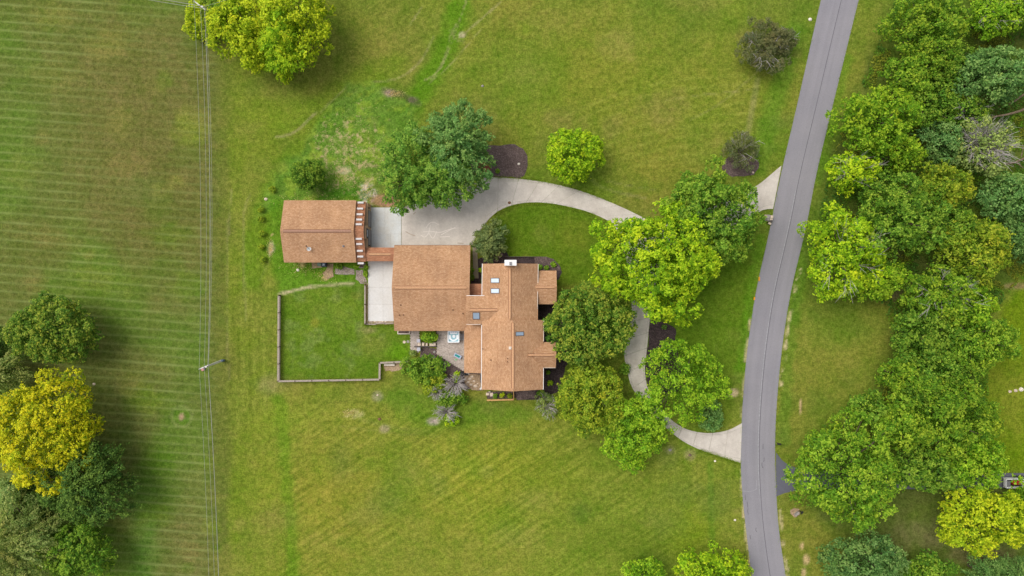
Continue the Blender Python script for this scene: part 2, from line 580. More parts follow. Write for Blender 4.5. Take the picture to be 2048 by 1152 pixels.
def blob(cx, cy, rx, ry, soft=0.5, rag=0.5, ang=0.0):
    ca, sa = math.cos(ang), math.sin(ang)
    dx, dy = px - cx, py - cy
    d = np.hypot((dx * ca + dy * sa) / rx, (-dx * sa + dy * ca) / ry)
    d = d + wob * rag + wob2 * rag * 0.5
    return 1 - sstep(1 - soft, 1 + soft * 0.4, d)

def area(poly, soft=14, rag=20):
    d = line_dist(px, py, poly + [poly[0]])
    d = np.where(in_poly(px, py, poly), -d, d) + wob * rag + wob2 * rag * 0.6
    return 1 - sstep(-soft, soft, d)

def stroke(pts, w, soft=1.0, rag=1.5):
    d = line_dist(px, py, smooth_line(pts)) + wob2 * rag
    return 1 - sstep(w * 0.4, w * (0.6 + soft), d)

paint(np.ones_like(px), S(114, 124, 42))
# broad unevenness
paint(sstep(0.50, 0.66, big) * 0.75, S(98, 118, 34))
paint(sstep(0.52, 0.36, big) * 0.6, S(124, 122, 46))
paint(sstep(0.55, 0.70, big2) * 0.45, S(94, 112, 36))
# hay field west of the wires
wf = 1 - sstep(408, 446, px + wob * 22)
paint(wf, S(98, 104, 46))
paint(wf * sstep(0.46, 0.66, big) * 0.8, S(90, 114, 38))
paint(wf * blob(285, 250, 185, 300, 0.7, 0.6) * 0.85, S(106, 102, 50))
paint(wf * blob(330, 420, 120, 160, 0.7, 0.6) * 0.6, S(98, 96, 44))
paint(wf * blob(60, 480, 120, 60, 0.7, 0.6) * 0.5, S(100, 100, 44))
paint(wf * blob(288, 1060, 38, 150, 0.8, 0.5) * 0.6, S(86, 126, 42))
paint(wf * blob(390, 1060, 50, 160, 0.8, 0.5) * 0.55, S(112, 108, 56))
paint(wf * blob(40, 290, 110, 260, 0.9, 0.6) * 0.3, S(90, 112, 42))
mask[..., 0] = wf * (0.62 - 0.50 * blob(285, 250, 150, 280, 0.9, 0.5)) * (0.8 + 0.5 * wob)
# strip by the wires
paint((1 - sstep(452, 480, px + wob * 30)) * sstep(405, 428, px + wob * 16) * 0.6, S(96, 100, 44))
wy = sstep(448, 476, px + wob * 30) * (1 - sstep(540, 575, px + wob * 30))
paint(wy * sstep(180, 320, py), S(116, 124, 44))
paint(wy * sstep(0.45, 0.65, big2) * 0.5, S(100, 122, 24))
mask[..., 2] = wy * sstep(380, 520, py) * (1 - sstep(820, 900, py)) * 0.85
# north lawn
nl = sstep(430, 460, px) * (1 - sstep(395, 430, py))
paint(nl * blob(1250, 170, 330, 150, 0.8, 0.7) * 0.6, S(116, 126, 36))
paint(nl * blob(1090, 40, 90, 40, 0.9, 0.9) * 0.5, S(130, 124, 52))
paint(nl * blob(800, 100, 110, 90, 0.9, 0.9) * 0.6, S(128, 124, 52))
paint(nl * blob(940, 250, 70, 60, 0.8, 0.8) * 0.5, S(124, 116, 58))
paint(nl * blob(1050, 140, 80, 110, 0.9, 0.9) * 0.5, S(94, 120, 34))
paint(nl * blob(1300, 330, 90, 50, 0.9, 0.9) * 0.55, S(126, 126, 44))
paint(nl * blob(500, 230, 60, 120, 0.9, 0.6) * 0.6, S(110, 124, 38))
mask[..., 1] = sstep(460, 620, px) * (0.35 * nl + 1.0 * sstep(770, 860, py)) * (1 - sstep(1470, 1500, px))
# green swale and tracks
paint(stroke([(925, -60), (912, 60), (880, 120), (850, 170), (830, 205)], 24, 0.9, 20) * 0.85, S(84, 122, 22))
paint(stroke([(760, 175), (690, 220), (600, 300), (545, 370), (520, 440), (505, 560)], 20, 1.2, 18) * 0.6, S(88, 122, 22))
paint(stroke([(560, 250), (620, 230), (690, 180), (790, 130)], 24, 1.0, 20) * 0.45, S(104, 128, 28))
tr = [([(552, 274), (580, 270), (602, 255), (620, 236), (632, 226)], 3, 0.9), ([(936, -10), (905, 85), (880, 140), (862, 158)], 1.6, 0.55),
      ([(1000, 5), (930, 66), (912, 80), (905, 62), (912, 50)], 2.4, 0.7), ([(903, 62), (890, 120), (868, 152), (850, 160)], 2.0, 0.6),
      ([(960, 60), (900, 132), (858, 166)], 1.6, 0.5), ([(868, 72), (850, 110), (835, 130), (800, 158), (745, 165)], 2.4, 0.55),
      ([(846, 10), (820, 50)], 1.6, 0.6), ([(702, 166), (665, 200), (640, 225)], 2.0, 0.55), ([(900, 62), (912, 82), (930, 84)], 2.2, 0.7),
      ([(1175, 352), (1195, 372), (1235, 385), (1290, 396)], 3.0, 0.5), ([(1215, 362), (1260, 372), (1310, 380)], 2.4, 0.35),
      ([(500, 390), (486, 420), (486, 520), (492, 640)], 3.0, 0.3), ([(462, 380), (458, 470)], 2, 0.45), ([(455, 440), (452, 640), (458, 760)], 2, 0.3),
      ([(1432, 690), (1440, 800)], 3.0, 0.25), ([(1515, 160), (1500, 240), (1490, 300)], 7, 0.5), ([(1530, 130), (1440, 210), (1380, 240)], 2.0, 0.3),
      ([(1500, 180), (1400, 190), (1330, 200)], 2.0, 0.3), ([(560, 480), (520, 560)], 2, 0.2), ([(680, 852), (790, 868), (880, 872)], 2.4, 0.3),
      ([(720, 838), (800, 860), (860, 862)], 5.0, 0.3)]
for pts, w, a in tr:
    paint(stroke(pts, w * 0.8, 1.0, 3.0) * a * 0.62, S(160, 148, 98))
paint(stroke([(740, 838), (800, 866), (880, 866)], 6, 1.0, 6.0) * 0.5, S(70, 104, 24))
paint(blob(924, 70, 8, 6, 0.5, 0.6) * 0.9, S(184, 168, 128))
# mow arcs on the north lawn
for k in range(9):
    y0 = 200 + k * 19
    paint(stroke([(1060 + k * 9, y0 + 70), (1180, y0 + 6), (1330, y0 - 40), (1490, y0 - 50)], 2.2, 1.2, 5) * 0.22, S(148, 152, 62))
# newly seeded rough ground north of the barn
rough = area([(700, 168), (765, 172), (842, 205), (830, 262), (790, 340), (745, 408), (560, 405), (515, 440), (535, 370), (600, 300), (640, 240)], 10, 26)
paint(rough * 0.9, S(98, 130, 44))
paint(rough * sstep(0.52, 0.64, fbm(px / 20 + 9, py / 20, 5)) * 0.8, S(128, 150, 48))
dens = blob(700, 320, 120, 130, 0.9, 0.4)
fl = 0.5 * fbm(px / 13 + 4, py / 13 + 77, 5) + 0.5 * fbm(px / 6 + 14, py / 6 + 7, 3)
bare_map = rough * (0.29 + 0.30 * dens)
bare_map = np.maximum(bare_map, 0.25 * blob(900, 200, 500, 120, 0.9, 0.6))
paint(blob(735, 388, 18, 26, 0.5, 0.9) * sstep(0.44, 0.52, fl) * 0.95, S(214, 200, 180))
paint(blob(688, 342, 14, 9, 0.5, 0.9) * 0.5, S(206, 186, 150))
paint(blob(770, 402, 34, 14, 0.5, 0.7) * 0.85, S(164, 122, 92))
paint(blob(782, 187, 18, 10, 0.5, 0.8) * 0.85, S(170, 146, 118))
paint(blob(824, 200, 16, 9, 0.5, 0.8) * 0.85, S(104, 92, 74))
paint(stroke([(768, 180), (800, 188), (838, 208)], 6, 1.0, 8) * 0.5, S(96, 86, 64))
# round the barn
paint(area([(540, 395), (590, 405), (740, 520), (735, 585), (560, 585), (530, 500)], 12, 18) * 0.75, S(86, 128, 28))
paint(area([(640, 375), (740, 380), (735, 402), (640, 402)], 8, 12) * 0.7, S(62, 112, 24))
paint(blob(542, 497, 7, 17, 0.5, 0.9) * sstep(0.36, 0.5, fl) * 0.95, S(204, 184, 146))
paint(stroke([(560, 588), (610, 576), (660, 570), (705, 567)], 3.4, 0.7, 5) * 0.75, S(188, 170, 128))
# fenced yard
yard = area([(562, 592), (640, 574), (728, 572), (730, 650), (786, 650), (822, 668), (822, 722), (764, 724), (762, 758), (562, 762)], 5, 4)
paint(yard, S(92, 116, 30))
paint(yard * sstep(0.5, 0.66, big2) * 0.5, S(104, 126, 36))
paint(yard * sstep(0.56, 0.7, fbm(px / 24 + 60, py / 24, 4)) * 0.6, S(108, 124, 56))
paint(yard * blob(795, 705, 30, 20, 0.8, 0.6) * 0.7, S(96, 142, 14))
paint(yard * blob(630, 646, 12, 10, 0.8, 0.8) * 0.6, S(140, 136, 48))
paint(yard * blob(740, 660, 20, 8, 0.8, 0.8) * 0.6, S(140, 130, 80))
mask[..., 1] *= (1 - yard) * (0.15 + 0.95 * sstep(0.42, 0.62, fbm(px / 70 + 81, py / 70 + 13, 3)))
# ring inside the drive, verges
paint(area([(985, 440), (1040, 410), (1120, 412), (1230, 445), (1240, 560), (1120, 570), (1060, 515), (1000, 520)], 8, 10) * 0.85, S(84, 110, 22))
paint(blob(1150, 470, 50, 40, 0.9, 0.8) * 0.4, S(112, 118, 34))
paint(area([(1300, 560), (1500, 470), (1505, 650), (1490, 840), (1440, 850), (1330, 650)], 10, 16) * 0.8, S(88, 116, 24))
paint(stroke([(1590, 60), (1545, 230), (1515, 330)], 22, 0.8, 16) * 0.6, S(88, 126, 30))
paint(stroke([(1522, 480), (1500, 620), (1480, 760)], 14, 0.8, 16) * 0.55, S(82, 128, 22))
paint(stroke([(1478, 760), (1476, 840)], 16, 0.8, 12) * 0.4, S(128, 128, 56))
paint(stroke([(1690, 120), (1660, 260), (1640, 360)], 14, 0.8, 16) * 0.5, S(92, 130, 30))
paint(stroke([(1610, 480), (1585, 640), (1572, 760), (1566, 880)], 14, 0.8, 14) * 0.5, S(84, 122, 30))
# south lawn
sl_ = sstep(770, 830, py) * sstep(470, 520, px) * (1 - sstep(1470, 1490, px))
paint(sl_ * 0.45, S(122, 130, 42))
paint(sl_ * blob(650, 1010, 120, 170, 0.9, 0.7) * 0.6, S(132, 128, 42))
paint(sl_ * blob(960, 960, 200, 120, 0.9, 0.7) * 0.4, S(134, 136, 34))
paint(stroke([(560, 800), (568, 900), (578, 1000), (585, 1152)], 12, 1.2, 20) * 0.6, S(86, 124, 22))
paint(sl_ * blob(800, 960, 45, 80, 0.9, 0.8) * 0.6, S(88, 118, 26))
paint(sl_ * blob(1160, 1025, 30, 26, 0.9, 0.6) * 0.5, S(78, 104, 34))
paint(sl_ * blob(680, 925, 30, 50, 0.9, 0.6) * 0.45, S(92, 110, 44))
paint(sl_ * blob(1270, 1090, 150, 50, 0.9, 0.5) * 0.6, S(88, 110, 26))
paint(sl_ * blob(1380, 1060, 60, 60, 0.9, 0.6) * 0.5, S(118, 136, 22))
paint(stroke([(1420, 930), (1425, 1090)], 6, 1.0, 8) * 0.5, S(84, 120, 30))
paint(area([(770, 770), (940, 800), (1010, 800), (1090, 830), (1000, 850), (860, 860), (760, 800)], 14, 20) * 0.6, S(82, 118, 28))
paint(blob(705, 828, 22, 8, 0.5, 0.9) * sstep(0.47, 0.56, fl) * 0.6, S(190, 176, 118))
paint(blob(540, 770, 40, 24, 0.8, 0.8) * 0.35, S(160, 140, 96))
paint(blob(755, 792, 13, 11, 0.6, 0.5) * 0.6, S(150, 140, 108))
paint(blob(769, 858, 10, 8, 0.6, 0.6) * 0.7, S(150, 134, 100))
paint(blob(866, 842, 14, 8, 0.6, 0.6) * 0.7, S(170, 150, 136))
paint(blob(363, 833, 22, 22, 0.3, 0.2) * 0.5, S(84, 120, 30))
rg = np.hypot(px - 363, py - 833)
paint((1 - sstep(1.5, 4, np.abs(rg - 20 + wob2 * 4))) * 0.35, S(140, 140, 84))
paint(blob(363, 834, 7, 8, 0.5, 0.6) * 0.9, S(178, 142, 112))
paint(blob(1340, 900, 9, 8, 0.5, 0.5) * 0.7, S(150, 140, 96))
paint(blob(1380, 910, 13, 13, 0.5, 0.5) * 0.75, S(154, 142, 90))
paint(blob(1466, 786, 10, 7, 0.5, 0.8) * 0.8, S(190, 170, 120))
# uneven turf everywhere: small greener, drier and paler patches
rq = random.Random(17)
for k in range(230):
    cx, cy = rq.uniform(-20, 1600), rq.uniform(-20, 1180)
    r0 = rq.uniform(10, 46)
    tone = rq.choice([(92, 122, 26), (82, 112, 28), (134, 130, 58), (128, 116, 60), (124, 140, 40), (98, 112, 50)])
    x0, x1 = np.searchsorted(gx, [(cx - 2 * r0 - 30 - 1024) / PPM, (cx + 2 * r0 + 30 - 1024) / PPM])
    y0, y1 = np.searchsorted(gy, [(576 - cy - 2 * r0 - 30) / PPM, (576 - cy + 2 * r0 + 30) / PPM])
    sl2 = (slice(y0, y1), slice(x0, x1))
    dd = np.hypot((px[sl2] - cx) / (r0 * rq.uniform(0.8, 1.9)), (py[sl2] - cy) / r0) + wob[sl2] * 0.9 + wob2[sl2] * 0.8
    a_ = (1 - sstep(0.3, 1.15, dd))[..., None] * rq.uniform(0.15, 0.42)
    colr[sl2] = colr[sl2] * (1 - a_) + S(*tone) * a_
# road edge: dry, sandy
for ln, w, a in (([(1485, 860), (1483, 930), (1486, 1000), (1493, 1070), (1505, 1152)], 3.2, 0.6), ([(1500, 640), (1490, 740), (1485, 830)], 3.6, 0.6),
                 ([(1600, 540), (1580, 620), (1572, 690), (1562, 770)], 3.2, 0.6), ([(1560, 1020), (1565, 1090), (1575, 1152)], 3.0, 0.5)):
    paint(stroke(ln, w, 0.9, 5) * sstep(0.40, 0.56, fbm(px / 16 + 7, py / 16 + 70, 3)) * a * 1.3, S(198, 178, 128))
for cx, cy, rx, ry in ((1604, 1092, 5, 9), (1612, 1118, 7, 13), (1608, 1145, 5, 9), (1601, 812, 2, 14), (545, 470, 4, 3), (605, 528, 10, 8), (652, 556, 8, 4)):
    paint(blob(cx, cy, rx, ry, 0.5, 0.9) * 0.8, S(196, 164, 116))
# ground of the wood on the east side
woods = area([(1800, -60), (1740, 130), (1690, 220), (1650, 330), (1610, 460), (1640, 590), (1790, 590), (1780, 690), (1740, 800), (1800, 900), (1600, 900), (1600, 1010), (1720, 1090), (1640, 1200), (2300, 1200), (2300, 980), (2030, 990), (1990, 880), (1970, 620), (2040, 560), (2300, 520), (2300, -60)], 24, 30)
paint(woods * 0.85, S(82, 102, 34))
paint(woods * sstep(0.5, 0.62, big2) * 0.3, S(96, 84, 52))
ef = area([(2005, 610), (2040, 570), (2320, 560), (2320, 946), (1990, 946), (1960, 800), (1985, 700)], 14, 12)
paint(ef, S(104, 124, 22))
paint(ef * blob(2020, 790, 60, 90, 0.8, 0.8) * 0.6, S(122, 124, 40))
paint(blob(2034, 572, 30, 8, 0.6, 0.6) * 0.7, S(150, 120, 86))
paint(blob(1850, 1075, 70, 40, 0.7, 0.9) * 0.3, S(128, 108, 80))
paint(blob(1960, 1110, 90, 22, 0.7, 0.9) * 0.35, S(126, 100, 76))
paint(blob(1785, 585, 30, 24, 0.7, 0.7) * 0.6, S(110, 92, 74))
paint(blob(1780, 500, 30, 60, 0.7, 0.7) * 0.3, S(80, 74, 50))
paint(blob(1885, 935, 40, 14, 0.7, 0.7) * 0.6, S(150, 120, 100))

ny, nx_ = GX.shape
me = bpy.data.meshes.new('ground')
co = np.stack([GX, GY, np.zeros_like(GX)], -1).reshape(-1, 3).astype(np.float32)
idx = np.arange(ny * nx_).reshape(ny, nx_)
fc = np.stack([idx[:-1, :-1], idx[:-1, 1:], idx[1:, 1:], idx[1:, :-1]], -1).reshape(-1, 4)
def fill_mesh(me, co, fc):
    n, k = fc.shape
    me.vertices.add(len(co)); me.vertices.foreach_set('co', co.astype(np.float32).ravel())
    me.loops.add(n * k); me.loops.foreach_set('vertex_index', fc.astype(np.int32).ravel())
    me.polygons.add(n)
    me.polygons.foreach_set('loop_start', np.arange(0, n * k, k, dtype=np.int32))
    me.polygons.foreach_set('loop_total', np.full(n, k, dtype=np.int32))
    me.update(calc_edges=True)
def set_colour(me, name, rgb):
    a = me.attributes.new(name, 'FLOAT_COLOR', 'POINT')
    a.data.foreach_set('color', np.concatenate([rgb, np.ones((len(rgb), 1))], 1).astype(np.float32).ravel())
fill_mesh(me, co, fc)
set_colour(me, 'turf_colour', colr.reshape(-1, 3))
set_colour(me, 'turf_mask', np.clip(mask, 0, 1).reshape(-1, 3))
set_colour(me, 'turf_bare', np.repeat(bare_map.reshape(-1, 1), 3, 1))
me.materials.append(M['ground'])
ground = bpy.data.objects.new('ground', me)
COL.objects.link(ground)
ground['kind'] = 'structure'

# ------------------------------------------------------------------ road, drives, concrete
def struct(o):
    o['kind'] = 'structure'
    return o

def ribbon(name, left, right, n, z0, z1, mat, parent=None):
    """a road-like sheet with thickness and a UV that runs along it"""
    Lp, Rp = resample(left, n), resample(right, n)
    mb = MB()
    s = 0.0
    for i in range(n):
        a, b, c, d = P(*Lp[i]), P(*Rp[i]), P(*Rp[i + 1]), P(*Lp[i + 1])
        w = math.dist(a, b); l = math.dist(a, d)
        w2 = math.dist(c, d)
        mb.quad([(a[0], a[1], z1), (d[0], d[1], z1), (c[0], c[1], z1), (b[0], b[1], z1)], [(0, s), (0, s + l), (w2, s + l), (w, s)])
        mb.quad([(a[0], a[1], z0), (d[0], d[1], z0), (d[0], d[1], z1), (a[0], a[1], z1)])
        mb.quad([(b[0], b[1], z1), (c[0], c[1], z1), (c[0], c[1], z0), (b[0], b[1], z0)])
        s += l
    for f in range(len(mb.f)):
        mb.uv.setdefault(f, [(0, 0)] * 4)
    o = mb.build(name, mat, parent)
    import bmesh
    bm = bmesh.new(); bm.from_mesh(o.data)
    bmesh.ops.remove_doubles(bm, verts=bm.verts, dist=1e-4)
    bmesh.ops.recalc_face_normals(bm, faces=bm.faces)
    if sum(f.normal.z for f in bm.faces if abs(f.normal.z) > 0.5) < 0:
        bmesh.ops.reverse_faces(bm, faces=bm.faces)
    bm.to_mesh(o.data); bm.free()
    return o

RL = smooth_line([(1760, -500), (1700, -240), (1641, 0), (1594, 212), (1562, 345), (1546, 426), (1534, 485), (1513, 574), (1500, 656), (1491, 730), (1485, 810), (1482, 870), (1481, 928), (1485, 997), (1492, 1060), (1503, 1152), (1545, 1400), (1590, 1640)], 2)
RR = smooth_line([(1838, -500), (1778, -240), (1717, 0), (1665, 212), (1631, 353), (1618, 426), (1605, 485), (1583, 574), (1569, 656), (1560, 730), (1553, 810), (1550, 870), (1550, 928), (1553, 997), (1557, 1060), (1571, 1152), (1612, 1400), (1658, 1640)], 2)
road = struct(ribbon('road', RL, RR, 90, -0.1, 0.03, M['asphalt']))
def road_line(t, y0, y1, n=40):
    L_, R_ = resample(RL, 400), resample(RR, 400)
    q = [(a[0] + (b[0] - a[0]) * t, a[1] + (b[1] - a[1]) * t) for a, b in zip(L_, R_)]
    return [p for p in q if y0 <= p[1] <= y1]
def flat_line(name, pts, w, z, mat, parent=None, kind=None):
    l = []; r = []
    for i, p in enumerate(pts):
        a, b = pts[max(i - 1, 0)], pts[min(i + 1, len(pts) - 1)]
        dx, dy = b[0] - a[0], b[1] - a[1]
        m_ = math.hypot(dx, dy) or 1
        l.append((p[0] - dy / m_ * w / 2, p[1] + dx / m_ * w / 2)); r.append((p[0] + dy / m_ * w / 2, p[1] - dx / m_ * w / 2))
    mb = MB()
    for i in range(len(pts) - 1):
        q = [P(*l[i]), P(*r[i]), P(*r[i + 1]), P(*l[i + 1])]
        mb.quad([(v[0], v[1], z) for v in q])
    return mb.build(name, mat, parent, kind)
flat_line('seam', road_line(0.54, -60, 1220), 1.1, 0.034, M['seam'], road)
flat_line('seam', [(p[0] - 2.2, p[1]) for p in road_line(0.54, 380, 990)], 1.4, 0.035, M['seam_pale'], road)
flat_line('seam', [(1485, 982), (1500, 983), (1512, 979), (1513, 960)], 1.0, 0.036, M['seam_pale'], road)
rr_ = random.Random(5)
for cx, cy in ((1490, 994), (1494, 1008), (1496, 1022), (1500, 1075), (1526, 893), (1528, 920), (1524, 930), (1512, 1060)):
    flat_line('crack', [(cx, cy - 5), (cx + rr_.uniform(-1, 1), cy), (cx + rr_.uniform(-1, 2), cy + rr_.uniform(3, 7))], 1.0, 0.037, M['seam'], road)
for i, (cx, cy, dx, dy, lb) in enumerate(((1518.5, 554, 0.5, 8, 'orange paint dash on the road edge, the upper of two'), (1509, 594, 0.8, 6, 'orange paint dash on the road edge, the lower and shorter of two'))):
    o = flat_line('paint_mark', [(cx, cy), (cx - dx, cy + dy)], 2.6, 0.038, M['orange'], road)

side = struct(ribbon('asphalt_drive', [(1552, 905), (1562, 919), (1577, 931), (1610, 940), (1700, 944), (1850, 944), (2010, 946), (2300, 948)],
                     [(1552, 993), (1572, 985), (1592, 981), (1620, 979), (1700, 978), (1850, 978), (2010, 976), (2300, 976)], 40, -0.1, 0.024, M['asphalt_dark']))

drive = bpy.data.objects.new('driveway', None)
COL.objects.link(drive)
drive['kind'] = 'structure'
ORIGIN[drive.name] = Vector((0, 0, 0))
def slab(poly, parent, mat, z1=0.06, gap=0.016):
    pts = [P(*q)[:2] for q in poly]
    cx = sum(p[0] for p in pts) / len(pts); cy = sum(p[1] for p in pts) / len(pts)
    r = max(math.hypot(p[0] - cx, p[1] - cy) for p in pts)
    k = 1 - gap / r
    return MB().prism([(cx + (p[0] - cx) * k, cy + (p[1] - cy) * k) for p in pts], -0.08, z1).build('slab', mat, parent)
def slab_strip(left, right, n, parent, mat, cuts=(0, 0.1, 0.9, 1)):
    Ls, Rs = smooth_line(left, 2), smooth_line(right, 2)
    sub = 3
    Lp, Rp = resample(Ls, n * sub), resample(Rs, n * sub)
    at = lambda i, t: (Lp[i][0] + (Rp[i][0] - Lp[i][0]) * t, Lp[i][1] + (Rp[i][1] - Lp[i][1]) * t)
    for k in range(n):
        for t0, t1 in zip(cuts[:-1], cuts[1:]):
            a = [at(k * sub + j, t0) for j in range(sub + 1)]
            b = [at(k * sub + j, t1) for j in range(sub + 1)]
            g0 = 0.0
            slab(a + b[::-1], parent, mat, 0.06, 0.03)
def sheet(name, poly, z1, mat, parent=None, z0=-0.1):
    return MB().prism([P(*q)[:2] for q in poly], z0, z1).build(name, mat, parent)
# the bed that shows in the joints
M['joint_c'] = simple('joint_filler', (160, 150, 138), 0.95, 0.2, 4)
sheet('joint_bed', [(803, 416), (850, 395), (955, 354), (968, 372), (970, 402), (975, 442), (955, 468), (945, 489), (803, 489)], 0.035, M['joint_c'], drive)
# apron in front of the garage
slab([(803, 466), (803, 432), (809, 422), (818, 415), (850, 400), (880, 420), (880, 472), (803, 472)], drive, M['concrete'])
slab([(880, 420), (850, 400), (895, 374), (932, 414), (940, 420), (940, 472), (880, 472)], drive, M['concrete'])
slab([(940, 420), (973, 443), (963, 455), (957, 463), (953, 472), (940, 472)], drive, M['concrete'])
slab([(803, 472), (880, 472), (880, 492), (803, 492)], drive, M['concrete'])
slab([(880, 472), (953, 472), (948, 482), (941, 492), (880, 492)], drive, M['concrete'])
slab([(895, 374), (920, 362), (955, 354), (973, 443), (940, 420), (932, 414)], drive, M['concrete'])
slab_strip([(955, 354), (990, 354.5), (1040, 357.5), (1090, 364), (1140, 375), (1180, 388), (1220, 404), (1265, 424), (1310, 448)],
           [(973, 443), (990, 426), (1010, 414.5), (1035, 407.5), (1065, 404), (1100, 406), (1150, 415.5), (1190, 428), (1225, 446)], 9, drive, M['concrete'])
M['scuff'] = simple('pale_tyre_scuff', (216, 207, 197), 0.9, 0.05, 3)
M['scuff_dark'] = simple('tyre_stain', (172, 158, 144), 0.9, 0.1, 3)
for pts in ([(842, 470), (850, 476), (858, 466), (861, 450)], [(858, 466), (866, 480), (874, 462)], [(846, 464), (862, 462), (880, 466), (900, 458), (912, 456)], [(882, 470), (896, 462), (910, 455)], [(852, 456), (858, 446), (868, 444), (878, 450)], [(880, 474), (900, 473)]):
    flat_line('tyre_mark', smooth_line(pts), 1.3, 0.0625 + 0.0004 * len(pts), M['scuff'], drive)
for pts in ([(811, 463), (820, 468), (831, 472)], [(915, 486), (927, 487)], [(826, 429), (832, 424)]):
    flat_line('tyre_mark', smooth_line(pts), 2.2, 0.0632, M['scuff_dark'], drive)
# towards the road, under the trees
slab_strip([(1312, 448), (1370, 432), (1430, 412), (1485, 388), (1520, 368), (1546, 345), (1563, 331)],
           [(1330, 494), (1390, 478), (1450, 458), (1500, 440), (1516, 424), (1530, 418), (1546, 418)], 7, drive, M['concrete'])
# south leg
slab_strip([(1227, 448), (1248, 500), (1262, 560), (1264, 620), (1258, 660), (1246, 705), (1255, 745), (1262, 775), (1290, 812), (1318, 843), (1360, 880), (1400, 900), (1440, 913), (1481, 926)],
           [(1310, 450), (1325, 494), (1320, 540), (1306, 600), (1298, 650), (1294, 700), (1288, 740), (1296, 785), (1322, 822), (1362, 856), (1400, 866), (1430, 866), (1460, 860), (1484, 846)], 18, drive, M['concrete'])
# pale pads at the barn and beside the garage
pad = bpy.data.objects.new('barn_pad', None); COL.objects.link(pad); pad['kind'] = 'structure'; ORIGIN[pad.name] = Vector((0, 0, 0))
sheet('joint_bed', [(736, 416), (801, 416), (801, 520), (736, 520)], 0.045, M['joint_c'], pad)
for x0, x1, y0, y1 in ((735.5, 770, 415, 442), (770, 802.5, 415, 442), (735.5, 770, 442, 468), (770, 802.5, 442, 468), (735.5, 782, 468, 500), (782, 802.5, 468, 500)):
    slab([(x0, y0), (x1, y0), (x1, y1), (x0, y1)], pad, M['concrete_new'], 0.075)
pad2 = bpy.data.objects.new('white_pad', None); COL.objects.link(pad2); pad2['kind'] = 'structure'; ORIGIN[pad2.name] = Vector((0, 0, 0))
sheet('joint_bed', [(737, 524), (796, 524), (796, 641), (737, 641)], 0.045, M['joint_c'], pad2)
for y0, y1 in ((518, 542), (542, 574.5), (574.5, 608.5), (608.5, 642.5)):
    for x0, x1 in ((736.3, 766), (766, 797)):
        slab([(x0, y0), (x1, y0), (x1, y1), (x0, y1)], pad2, M['concrete_white'], 0.075)
walk = bpy.data.objects.new('front_walk', None); COL.objects.link(walk); walk['kind'] = 'structure'; ORIGIN[walk.name] = Vector((0, 0, 0))
for y0, y1 in ((488, 505), (505, 522), (522, 539), (539, 557)):
    xs = lambda y: (945.2 + (y - 500) * 0.035, 954.5 + (y - 500) * 0.05)
    slab([(xs(y0)[0], y0), (xs(y0)[1], y0), (xs(y1)[1], y1), (xs(y1)[0], y1)], walk, M['walk'], 0.05)

# ------------------------------------------------------------------ beds of mulch, gravel and dirt
def bed(name, poly, mat, z=0.04, rag=1.5, seed=1):
    r = random.Random(seed)
    q = []
    for a, b in zip(poly, poly[1:] + poly[:1]):
        n = max(1, int(math.hypot(b[0] - a[0], b[1] - a[1]) / 7))
        for k in range(n):
            t = k / n
            q.append((a[0] + (b[0] - a[0]) * t + r.uniform(-rag, rag), a[1] + (b[1] - a[1]) * t + r.uniform(-rag, rag)))
    return struct(MB().prism([P(*v)[:2] for v in q], -0.1, z).build(name, mat))
def oval(cx, cy, rx, ry, n=22):
    return [(cx + rx * math.cos(2 * math.pi * k / n), cy + ry * math.sin(2 * math.pi * k / n)) for k in range(n)]
bed('mulch_bed', [(940, 300), (965, 292), (990, 291), (1030, 289), (1046, 297), (1055, 312), (1055, 332), (1048, 350), (1040, 355.5), (1000, 353), (950, 352), (930, 330)], M['mulch'], 0.05, 1.2, 2)
bed('mulch_bed', [(950, 318), (972, 322), (982, 330), (978, 343), (972, 351), (950, 351)], M['mulch_red'], 0.06, 3, 3)
bed('mulch_bed', oval(1481, 332, 38, 22), M['mulch'], 0.04, 2, 4)
bed('mulch_bed', [(1299, 640), (1310, 640), (1330, 644), (1352, 660), (1352, 690), (1360, 720), (1365, 780), (1330, 790), (1300, 780), (1290, 740), (1297, 690)], M['mulch_dark'], 0.05, 2, 5)
bed('mulch_bed', [(955, 518), (1010, 500), (1018, 514), (1068, 514), (1094, 514), (1108, 519), (1120, 533), (1123, 545), (1118, 560), (1070, 560), (1066, 536), (962, 536), (962, 570), (941, 570), (941, 556), (954, 556)], M['mulch_dark'], 0.038, 1, 6)
bed('mulch_bed', [(1068, 514), (1094, 513.5), (1108, 519), (1121, 533), (1121, 541), (1078, 541), (1070, 530)], M['mulch'], 0.055, 1, 7)
bed('mulch_bed', [(1060, 600), (1120, 600), (1140, 700), (1120, 780), (1085, 800), (1040, 800), (1028, 796), (1028, 775), (1060, 775)], M['mulch_dark'], 0.04, 2, 8)
bed('mulch_bed', [(1032, 782), (1072, 782), (1068, 797), (1034, 799)], M['mulch'], 0.055, 2, 9)
bed('mulch_bed', [(846, 690), (880, 702), (930, 745), (966, 745), (966, 782), (955, 782), (918, 775), (880, 765), (858, 730), (838, 712)], M['mulch'], 0.03, 2, 10)
bed('gravel_bed', [(928, 748), (960, 748), (964, 778), (945, 782), (932, 770)], M['dirt'], 0.045, 2, 11)
bed('gravel_bed', [(671, 536), (690, 533), (708, 538), (709, 549), (670, 548)], M['gravel'], 0.04, 1.2, 12)
bed('gravel_bed', [(645, 546), (655, 536), (656, 528), (666, 528), (667, 553), (655, 559)], M['dirt'], 0.042, 1.2, 13)
bed('gravel_bed', [(712, 540), (726, 540), (728, 552), (734, 560), (734, 567), (722, 568), (712, 558)], M['gravel'], 0.044, 1.2, 14)
bed('dirt_path', [(622, 526), (645, 526), (643, 534), (624, 538)], M['dirt'], 0.035, 1.2, 15)
